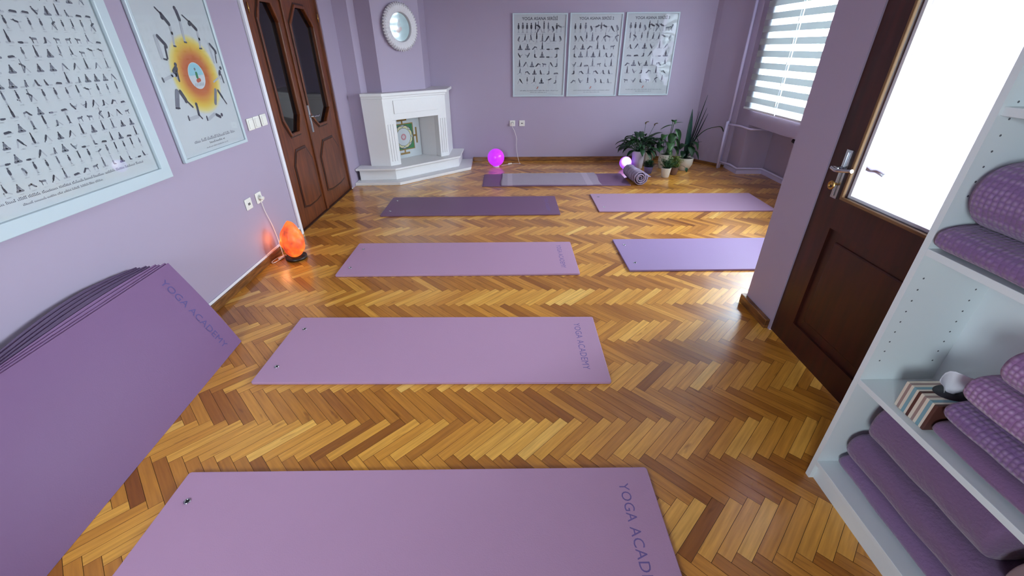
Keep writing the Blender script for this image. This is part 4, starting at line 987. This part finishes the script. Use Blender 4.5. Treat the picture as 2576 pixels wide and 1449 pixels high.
l.new(tc.outputs['Object'], vo.inputs['Vector']); l.new(vo.outputs['Distance'], bp.inputs['Height']); l.new(bp.outputs[0], b.inputs['Normal'])
put('salt_rock', bm, sm, t)
lamp_light(t, (-0.118, 0.0, 0.17), (1.0, 0.30, 0.10), 0.55, 0.045)
bm = B(); tube(bm, smooth_pts([(-1.80, 3.10, 0.006), (-1.84, 3.13, 0.006), (-1.875, 3.08, 0.006), (-1.885, 3.01, 0.006), (-1.865, 2.985, 0.006), (-1.845, 3.03, 0.007), (-1.835, 3.09, 0.008), (-1.872, 3.16, 0.02), (-1.893, 3.19, 0.12), (-1.893, 3.17, 0.25), (-1.893, 3.13, 0.38), (-1.890, 3.115, 0.47)]), 0.0025, 8)
c_ = put('lamp_cord', bm, plastic_w); tag(c_, 'thin white cord looping beside the orange salt lamp and up the left wall', 'cord')
bm = B(); box(bm, -0.028, 0.028, -0.010, 0.010, 0, 0.016); o = put('inline_switch', bm, plastic_w, c_, bevel=0.005); o.location = (-1.838, 3.07, 0.004); o.rotation_euler = (0, 0, R(75))
bm = B(); tube(bm, [(-1.893, 3.115, 0.49), (-1.865, 3.115, 0.485)], 0.013, 14); put('plug', bm, plastic_w, c_)

# ------------------------------------------------------------------ plants
soil = mat('potting_soil', srgb(40, 28, 22), 0.95)
def leafmat(name, c1, c2):
    m = mat(name, c1, 0.4, spec=0.4); color_noise(m, c1, c2, 14); return m
lf_dark = leafmat('dark_green_leaf', srgb(14, 34, 22), srgb(30, 66, 34)); lf_mid = leafmat('mid_green_leaf', srgb(22, 52, 30), srgb(50, 88, 42)); lf_light = leafmat('light_green_leaf', srgb(84, 104, 44), srgb(122, 138, 66))
lf_blue = leafmat('blue_green_leaf', srgb(12, 26, 28), srgb(24, 52, 44))
pot_white = mat('white_ceramic', srgb(208, 206, 196), 0.4); add_noise_bump(pot_white, 20, 0.1, 0.002)
pot_grey = mat('ribbed_lilac_grey_ceramic', srgb(200, 190, 205), 0.5); pot_violet = mat('violet_glaze', srgb(112, 104, 150), 0.35); pot_terra = mat('brown_clay', srgb(116, 84, 70), 0.7)
def pot(t, r0, r1, h, m, rim=0.006, seg=40, scal=0.0):
    bm = B(); lathe(bm, [(0, 0), (r0 * 0.92, 0), (r0, 0.006), (r0 + (r1 - r0) * 0.5 + scal, h * 0.5), (r1, h - 0.008), (r1, h), (r1 - rim, h), (r1 - rim, h * 0.9), (0, h * 0.9)], (0, 0), seg)
    put('pot', bm, m, t)
    bm = B(); lathe(bm, [(0, h * 0.86), (r1 - rim - 0.002, h * 0.86), (r1 - rim - 0.002, h * 0.915), (0, h * 0.93)], (0, 0), 28); put('soil', bm, soil, t)
def leaf(bm, base, d, length, width, droop=0.3, fold=0.15, n=8, shape='lance', mi=0, twist=0.0):
    d = Vector(d).normalized(); side = d.cross(Vector((0, 0, 1)))
    if side.length < 0.05: side = Vector((1, 0, 0))
    side.normalize(); side = Matrix.Rotation(twist, 3, d) @ side
    rows = []; p = Vector(base); st = length / n; cur = d.copy()
    for i in range(n + 1):
        s = i / n
        if shape == 'lance': w = math.sin(math.pi * min(1, s * 0.93 + 0.05)) ** 0.9
        elif shape == 'heart': w = (math.sin(math.pi * (s ** 0.6))) ** 0.8 if 0 < s < 1 else 0.02
        elif shape == 'strap': w = min(1, 0.35 + s * 2.2) * (1 - s ** 3.5)
        else: w = math.sin(math.pi * s) ** 0.7 if 0 < s < 1 else 0.02
        w = max(w, 0.03) * width / 2
        nu = side.cross(cur).normalized()
        rows.append((bm.verts.new(p - side * w + nu * w * fold * 2), bm.verts.new(p), bm.verts.new(p + side * w + nu * w * fold * 2)))
        cur = (cur + Vector((0, 0, -1)) * droop * st / length * 2.2).normalized(); p = p + cur * st
    for a_, b_ in zip(rows, rows[1:]):
        for k in (0, 1):
            f = bm.faces.new((a_[k], a_[k + 1], b_[k + 1], b_[k])); f.smooth = True; f.material_index = mi
    return p
def foliage(t, name, bm, m, thick=0.0012):
    o = put(name, bm, m, t); md = o.modifiers.new('thick', 'SOLIDIFY'); md.thickness = thick; md.offset = 0; return o
pr = random.Random(5)
def P3(a_, el): return Vector((math.cos(a_) * math.cos(el), math.sin(a_) * math.cos(el), math.sin(el)))
# 1 peace lily in a tall white ribbed pot
t = thing('potted_peace_lily', 'bushy dark leafed plant with two thin flower stalks in a tall white pot', 'potted plant', (1.735, 5.93, 0), 0, None)
pot(t, 0.072, 0.086, 0.235, pot_grey)
bm = B(); stm = B()
for k in range(64):
    a_ = pr.uniform(0, 2 * math.pi); el = R(pr.uniform(12, 78)); h0 = 0.22; L_ = pr.uniform(0.08, 0.2)
    p0 = Vector((0.03 * math.cos(a_), 0.03 * math.sin(a_), h0)); p1 = p0 + P3(a_, el) * L_
    tube(stm, [p0, (p0 + p1) / 2 + Vector((0, 0, 0.01)), p1], 0.002, 5)
    leaf(bm, p1, P3(a_, el * 0.7), pr.uniform(0.13, 0.19), pr.uniform(0.045, 0.07), pr.uniform(0.3, 1.0), 0.2, 7, 'lance')
foliage(t, 'leaves', bm, lf_dark); put('stems', stm, lf_mid, t)
for sx, tip in ((0.035, (0.035, -0.02, 0.585)), (0.10, (0.155, -0.02, 0.565))):
    bm = B(); tube(bm, smooth_pts([(0.01, 0, 0.22), (sx, -0.01, 0.42), tip]), 0.0022, 6); s_ = put('flower_stalk', bm, lf_mid, t)
    bm = B(); leaf(bm, tip, (0.3, -0.2, 0.6), 0.05, 0.035, 0.6, 0.3, 6, 'oval'); lathe(bm, [(0, -0.012), (0.009, 0), (0.009, 0.012), (0, 0.02)], (0, 0), 10)
    for v in list(bm.verts)[-22:]: v.co += Vector(tip)
    foliage(s_, 'faded_flower', bm, leafmat('faded_flower_brown', srgb(84, 60, 60), srgb(120, 110, 70)))
# 2 second white pot with the leafy plant beside it
t = thing('potted_leafy_plant', 'dark green plant in a white flared pot just behind the tall white pot', 'potted plant', (1.925, 6.10, 0))
pot(t, 0.05, 0.095, 0.19, pot_white)
bm = B(); stm = B()
for k in range(26):
    a_ = pr.uniform(0, 2 * math.pi); el = R(pr.uniform(25, 80)); p0 = Vector((0, 0, 0.17)); p1 = p0 + P3(a_, el) * pr.uniform(0.1, 0.22)
    tube(stm, [p0, p1], 0.002, 5); leaf(bm, p1, P3(a_, el * 0.6), pr.uniform(0.10, 0.15), pr.uniform(0.05, 0.07), pr.uniform(0.3, 0.8), 0.2, 7, 'lance')
foliage(t, 'leaves', bm, lf_blue); put('stems', stm, lf_mid, t)
# 3 monstera-like climber
t = thing('potted_philodendron', 'tall plant with large drooping heart leaves in a round grey-white pot', 'potted plant', (2.11, 5.93, 0))
pot(t, 0.07, 0.088, 0.19, pot_white, scal=0.012)
bm = B(); stm = B()
spots = [((0.02, 0.0, 0.60), (0.0, -0.5, 0.9), 0.13, 0.06, 1.2), ((0.03, -0.02, 0.56), (-1, -0.2, 0.1), 0.19, 0.05, 0.3), ((0.04, 0.0, 0.58), (1, 0, 0.25), 0.12, 0.03, 0.1), ((0.06, -0.04, 0.52), (0.3, -0.4, -0.4), 0.18, 0.11, 0.6), ((0.03, -0.06, 0.47), (-0.2, -0.4, -0.5), 0.17, 0.11, 0.5),
         ((-0.06, -0.04, 0.44), (-0.3, -0.4, 0.4), 0.13, 0.09, 1.2), ((-0.08, -0.05, 0.36), (-0.5, -0.3, 0.1), 0.14, 0.09, 0.9), ((0.08, -0.06, 0.40), (0.3, -0.3, -0.7), 0.18, 0.10, 0.4), ((0.0, -0.08, 0.36), (-0.1, -0.6, 0.0), 0.16, 0.11, 0.8), ((-0.08, -0.06, 0.30), (-0.4, -0.5, 0.1), 0.13, 0.09, 0.6), ((0.06, -0.07, 0.30), (0.4, -0.5, -0.1), 0.14, 0.09, 0.8), ((-0.02, -0.09, 0.26), (0.1, -0.6, 0.2), 0.13, 0.08, 0.8), ((0.10, 0, 0.33), (0.8, -0.2, 0.2), 0.13, 0.07, 0.8)]
for p, d_, L_, w_, dr in spots:
    p = Vector(p); tube(stm, smooth_pts([(0, 0, 0.16), (p.x * 0.4, p.y * 0.4 , p.z * 0.65), p], 4), 0.0035, 6); leaf(bm, p, d_, L_, w_, dr, 0.12, 9, 'heart')
foliage(t, 'leaves', bm, lf_mid); put('stems', stm, lf_mid, t)
# 4 snake plant / dracaena in round white pot
t = thing('potted_snake_plant', 'tall spiky plant with one long arching leaf in a round white pot', 'potted plant', (2.345, 5.815, 0))
bm = B(); pot(t, 0.058, 0.102, 0.165, pot_white, scal=0.016)
bm.free(); bm = B()
leaf(bm, (-0.02, 0, 0.14), (-0.02, 0.0, 1), 0.63, 0.085, 0.0, 0.15, 12, 'strap', twist=0.3)
for d_, L_, w_ in (((0.16, 0, 1), 0.80, 0.045), ((0.24, 0.02, 1), 0.66, 0.028), ((0.30, -0.02, 1), 0.60, 0.022), ((0.12, 0.05, 1), 0.60, 0.02)):
    leaf(bm, (0.0, 0, 0.14), d_, L_, w_, 0.0, 0.2, 12, 'lance', twist=pr.uniform(-.4, .4))
foliage(t, 'upright_leaves', bm, lf_blue, 0.002)
bm = B()
def ribbon(bm, pts, w):
    pts = smooth_pts(pts, 6); rows = []
    for i, p in enumerate(pts):
        s = i / (len(pts) - 1); ww = w * max(0.12, math.sin(math.pi * (0.08 + 0.86 * s)) ** 0.6) / 2
        rows.append((bm.verts.new(p + Vector((0.3, -1, 0.3)).normalized() * ww), bm.verts.new(p - Vector((0, 0, ww * .4))), bm.verts.new(p - Vector((0.3, -1, 0.3)).normalized() * ww + Vector((0, 0, 0.0)))))
    for a_, b_ in zip(rows, rows[1:]):
        for k in (0, 1): f = bm.faces.new((a_[k], a_[k + 1], b_[k + 1], b_[k])); f.smooth = True
ribbon(bm, [(0.0, 0, 0.15), (0.04, 0, 0.30), (0.09, 0, 0.42), (0.19, -0.01, 0.52), (0.31, -0.01, 0.555), (0.38, -0.01, 0.55), (0.42, -0.01, 0.495)], 0.030)
foliage(t, 'arching_leaf', bm, lf_dark, 0.002)
bm = B()
for p, d_, L_, w_, dr in (((0.02, -0.03, 0.36), (0.3, -0.4, 0.4), 0.16, 0.07, 1.2), ((-0.05, -0.04, 0.34), (-0.5, -0.4, 0.2), 0.14, 0.09, 0.6), ((0.0, -0.06, 0.32), (0.1, -0.5, -0.3), 0.15, 0.10, 0.5), ((0.08, -0.03, 0.26), (0.5, -0.4, -0.5), 0.14, 0.08, 0.4), ((-0.06, -0.04, 0.26), (-0.2, -0.5, -0.2), 0.12, 0.08, 0.4), ((0.05, 0, 0.42), (0.6, -0.2, 0.3), 0.14, 0.05, 1.5), ((0.08, 0, 0.36), (0.5, -0.2, -0.8), 0.16, 0.035, 0.2), ((0.08, 0, 0.34), (0.9, 0, 0.5), 0.10, 0.02, 0.2)):
    leaf(bm, p, d_, L_, w_, dr, 0.15, 8, 'heart'); tube(bm, [(0, 0, 0.15), p], 0.003, 5)
foliage(t, 'heart_leaves', bm, lf_dark)
# 5 small succulent bush in violet pot
t = thing('potted_succulent', 'small round bushy plant in a little violet pot', 'potted plant', (1.81, 5.645, 0))
pot(t, 0.045, 0.058, 0.09, pot_violet)
bm = B()
for k in range(150):
    a_ = pr.uniform(0, 6.28); el = R(pr.uniform(5, 85)); p0 = P3(a_, el) * pr.uniform(0.01, 0.05) + Vector((0, 0, 0.095)); leaf(bm, p0, P3(a_, el), pr.uniform(0.03, 0.055), 0.014, 0.2, 0.2, 4, 'oval')
foliage(t, 'leaves', bm, lf_dark)
# 6 fern-like in small white pot, 7 brown pot
t = thing('potted_fern', 'small feathery plant in a white pot at the front of the plants', 'potted plant', (1.975, 5.45, 0))
pot(t, 0.046, 0.062, 0.122, pot_white)
bm = B()
for k in range(60):
    a_ = pr.uniform(0, 6.28) if k % 3 else pr.uniform(-0.8, 0.8); el = R(pr.uniform(20, 80)); L_ = pr.uniform(0.06, 0.15); p0 = Vector((0, 0, 0.11)); dd = P3(a_, el)
    for q in range(7):
        p = p0 + dd * L_ * (0.3 + 0.7 * q / 6); leaf(bm, p, dd + Vector((pr.uniform(-.9, .9), pr.uniform(-.9, .9), pr.uniform(-.3, .4))), 0.03, 0.011, 0.4, 0.2, 3, 'oval')
foliage(t, 'fronds', bm, lf_mid, 0.0008)
t = thing('potted_herb', 'small yellowish green plant in a brown clay pot behind the small white pot', 'potted plant', (2.125, 5.58, 0))
pot(t, 0.042, 0.055, 0.10, pot_terra)
bm = B()
for k in range(70):
    a_ = pr.uniform(0, 6.28); el = R(pr.uniform(25, 85)); L_ = pr.uniform(0.07, 0.18); p0 = Vector((0, 0, 0.09)); dd = P3(a_, el); dd.x -= 0.15
    for q in range(7):
        p = p0 + dd * L_ * (0.3 + 0.7 * q / 6); leaf(bm, p, dd + Vector((pr.uniform(-.9, .9), pr.uniform(-.9, .9), pr.uniform(-.3, .4))), 0.028, 0.012, 0.4, 0.2, 3, 'oval')
foliage(t, 'fronds', bm, lf_light, 0.0008)
bm = B(); tube(bm, smooth_pts([(0, 0, 0.09), (0.08, -0.03, 0.12), (0.13, -0.05, 0.095)]), 0.0015, 5); leaf(bm, (0.13, -0.05, 0.10), (0.2, -0.5, -0.9), 0.06, 0.05, 0.2, 0.1, 7, 'heart'); foliage(t, 'trailing_leaf', bm, lf_dark)

# ------------------------------------------------------------------ bookcase
t = thing('bookcase', 'tall white open bookcase at the right with purple blankets on its shelves', 'bookcase', (1.149, 0.29, 0))
D_, Wd, Hc, TK = 0.246, 0.80, 2.02, 0.02
for y0_ in (0, Wd - TK):
    bm = B(); box(bm, 0, D_, y0_, y0_ + TK, 0, Hc)
    for zz in [0.578 + 0.0375 * k for k in range(9)] + [1.12 + 0.0375 * k for k in range(20)]:
        for xx in (0.033, 0.203):
            yy = y0_ + TK + 0.0004 if y0_ == 0 else y0_ - 0.0004
            r_ = bmesh.ops.create_circle(bm, cap_ends=True, segments=10, radius=0.0028, matrix=Matrix.Translation((xx, yy, zz)) @ Matrix.Rotation(R(90), 4, 'X'))
            for f in {f for v in r_['verts'] for f in v.link_faces}: f.material_index = 1
    put('side_panel', bm, [melamine, hole_m], t)
bm = B(); box(bm, D_ - 0.006, D_ - 0.001, TK, Wd - TK, 0.08, Hc - 0.02); put('back_panel', bm, melamine, t)
for zt, nm in ((0.096, 'bottom_shelf'), (0.500, 'shelf'), (0.972, 'shelf'), (1.335, 'shelf'), (1.68, 'shelf'), (Hc, 'top_board')):
    bm = B(); xo = 0.0 if zt < 1.0 or zt > 1.9 else 0.006; box(bm, xo, D_ - 0.006, TK, Wd - TK, zt - 0.02, zt); put(nm, bm, melamine, t, bevel=0.0012)
bm = B(); box(bm, 0.018, 0.032, TK, Wd - TK, 0.0, 0.076); put('plinth', bm, melamine, t)

def folded(name, label, x0, x1, y0, y1, z0, z1, m, grp, layers=1, seed=0, ex=3.2, sag=0.0):
    """soft folded blanket: superellipse section swept along y, fold line details"""
    t = thing(name, label, 'blanket' if 'blanket' in name else 'cushion', ((x0 + x1) / 2, (y0 + y1) / 2, z0), 0, grp)
    lx, ly, lz = (x1 - x0) / 2, (y1 - y0) / 2, (z1 - z0) / 2
    hl = lz / layers
    for q in range(layers):
        bm = B(); ns, nr = 56, 44; rings = []
        for i in range(ns + 1):
            u = -1 + 2 * i / ns; es = (1 - abs(u) ** 34) ** 0.34 if abs(u) < 1 else 0.0
            es = max(es, 0.02); ring = []
            for k in range(nr):
                a_ = 2 * math.pi * k / nr; c, s = math.cos(a_), math.sin(a_)
                X_ = math.copysign(abs(c) ** (2 / ex), c); Z_ = math.copysign(abs(s) ** (2 / 2.3), s)
                px_ = X_ * (lx - (1 - es) * min(hl, lx) ) ; pz_ = Z_ * hl * es
                nn_ = noise.noise(Vector((X_ * 1.4 + seed, u * 2.5, Z_ + q * 3))) * 0.006
                zc_ = hl * (2 * q + 1) - sag * (u ** 2)
                ring.append(bm.verts.new((px_ + nn_, u * ly, max(zc_ + pz_ + nn_ * (0.6 if Z_ > 0 else 0.2), 0.0006 + 2 * hl * q))))
            rings.append(ring)
        for a_, b_ in zip(rings, rings[1:]):
            for k in range(nr): f = bm.faces.new((a_[k], a_[(k + 1) % nr], b_[(k + 1) % nr], b_[k])); f.smooth = True
        bm.faces.new(rings[0]); bm.faces.new(list(reversed(rings[-1]))); bmesh.ops.recalc_face_normals(bm, faces=bm.faces[:])
        put('fold', bm, m, t)
    return t
g1 = 'plain purple blankets on the bottom bookcase shelf'
folded('folded_blanket', 'plain purple blanket at the bottom of the lowest bookcase shelf pile', 1.196, 1.383, 0.33, 1.058, 0.097, 0.170, fleece2, g1, 1, 1)
folded('folded_blanket', 'plain purple blanket in the middle of the lowest bookcase shelf pile', 1.188, 1.383, 0.42, 1.050, 0.171, 0.285, fleece, g1, 1, 5)
folded('folded_blanket', 'thick plain purple blanket on top of the lowest bookcase shelf pile', 1.196, 1.380, 0.60, 1.020, 0.286, 0.452, fleece, g1, 1, 9, 2.6)
folded('folded_towel', 'dusty pink folded cloth at the near end of the lowest shelf', 1.20, 1.36, 0.325, 0.56, 0.286, 0.40, pinkt, None, 1, 12, 2.6)['category'] = 'towel'
g2 = 'waffle cushions stacked on the middle bookcase shelf'
folded('bolster_cushion', 'thin mauve cushion lowest on the middle bookcase shelf', 1.172, 1.383, 0.33, 0.850, 0.501, 0.562, towel_mat('mauve_cotton', srgb(122, 92, 128), 120, 0.5), g2, 1, 3)
folded('bolster_cushion', 'pale dotted purple cushion second from below on the middle shelf', 1.166, 1.383, 0.33, 0.845, 0.563, 0.640, waf2, g2, 1, 4)
folded('bolster_cushion', 'light spotted purple cushion third from below, tissue box beside it', 1.166, 1.383, 0.33, 0.838, 0.641, 0.735, waf, g2, 1, 6)
folded('bolster_cushion', 'spotted purple cushion topmost on the middle bookcase shelf', 1.172, 1.383, 0.33, 0.800, 0.736, 0.845, waf, g2, 1, 8)
g3 = 'honeycomb blankets on the upper bookcase shelf'
folded('folded_blanket', 'honeycomb purple blanket lower of the two on the upper shelf', 1.128, 1.383, 0.33, 1.066, 0.973, 1.052, waf2, g3, 1, 14, 3.4)
folded('folded_blanket', 'thick honeycomb purple blanket topmost on the upper shelf', 1.145, 1.383, 0.33, 1.050, 1.051, 1.225, waf2, g3, 1, 17, 2.7)

# tissue box
tm = mat('striped_tissue_card', srgb(210, 200, 182), 0.5)
n, l, b = nt(tm)
tc = n.new('ShaderNodeTexCoord'); sp_ = n.new('ShaderNodeSeparateXYZ'); l.new(tc.outputs['Object'], sp_.inputs[0])
mu = n.new('ShaderNodeMath'); mu.operation = 'MULTIPLY'; mu.inputs[1].default_value = 1 / 0.052; l.new(sp_.outputs['Y'], mu.inputs[0])
fr = n.new('ShaderNodeMath'); fr.operation = 'FRACT'; l.new(mu.outputs[0], fr.inputs[0])
r = n.new('ShaderNodeValToRGB'); cr = r.color_ramp; cr.interpolation = 'CONSTANT'
cr.elements[0].position = 0.0; cr.elements[0].color = srgb(84, 48, 40); cr.elements[1].position = 0.17; cr.elements[1].color = srgb(214, 204, 186)
for p, c in ((0.30, srgb(118, 156, 166)), (0.50, srgb(214, 204, 186)), (0.66, srgb(150, 126, 120)), (0.82, srgb(214, 204, 186))): e = cr.elements.new(p); e.color = c
l.new(fr.outputs[0], r.inputs[0]); l.new(r.outputs[0], b.inputs['Base Color'])
t = thing('tissue_box', 'brown, blue and cream striped tissue box on the middle bookcase shelf', 'tissue box', (1.26, 0.905, 0.501))
bm = B(); box(bm, -0.088, 0.10, -0.052, 0.052, 0, 0.092); put('box', bm, tm, t, bevel=0.002)
bm = B(); lathe(bm, [(0, 0.0922), (0.034, 0.0922), (0.034, 0.0928), (0, 0.0930)], (0, 0), 28); 
for v in bm.verts: v.co.x = v.co.x * 1.5 - 0.0 + 0.0
put('slot', bm, dark_p, t)
bm = B(); G = []
for i in range(17):
    row = []
    for j in range(13):
        u, v_ = i / 16, j / 12; sp2 = 0.02 + 0.06 * v_
        x = (u - 0.5) * 2 * sp2 * 1.2 + 0.012 * v_; y = math.sin(u * 9) * 0.012 * (0.5 + v_) - 0.018 * v_; z_ = 0.091 + 0.085 * v_ * (1 - 0.35 * abs(u - 0.45)) + 0.006 * math.sin(u * 14 + v_ * 5)
        row.append(bm.verts.new((x, y, z_)))
    G.append(row)
for i in range(16):
    for j in range(12): f = bm.faces.new((G[i][j], G[i + 1][j], G[i + 1][j + 1], G[i][j + 1])); f.smooth = True
o = put('tissue', bm, mat('tissue_paper', srgb(226, 224, 232), 0.8), t); md = o.modifiers.new('thick', 'SOLIDIFY'); md.thickness = 0.0008
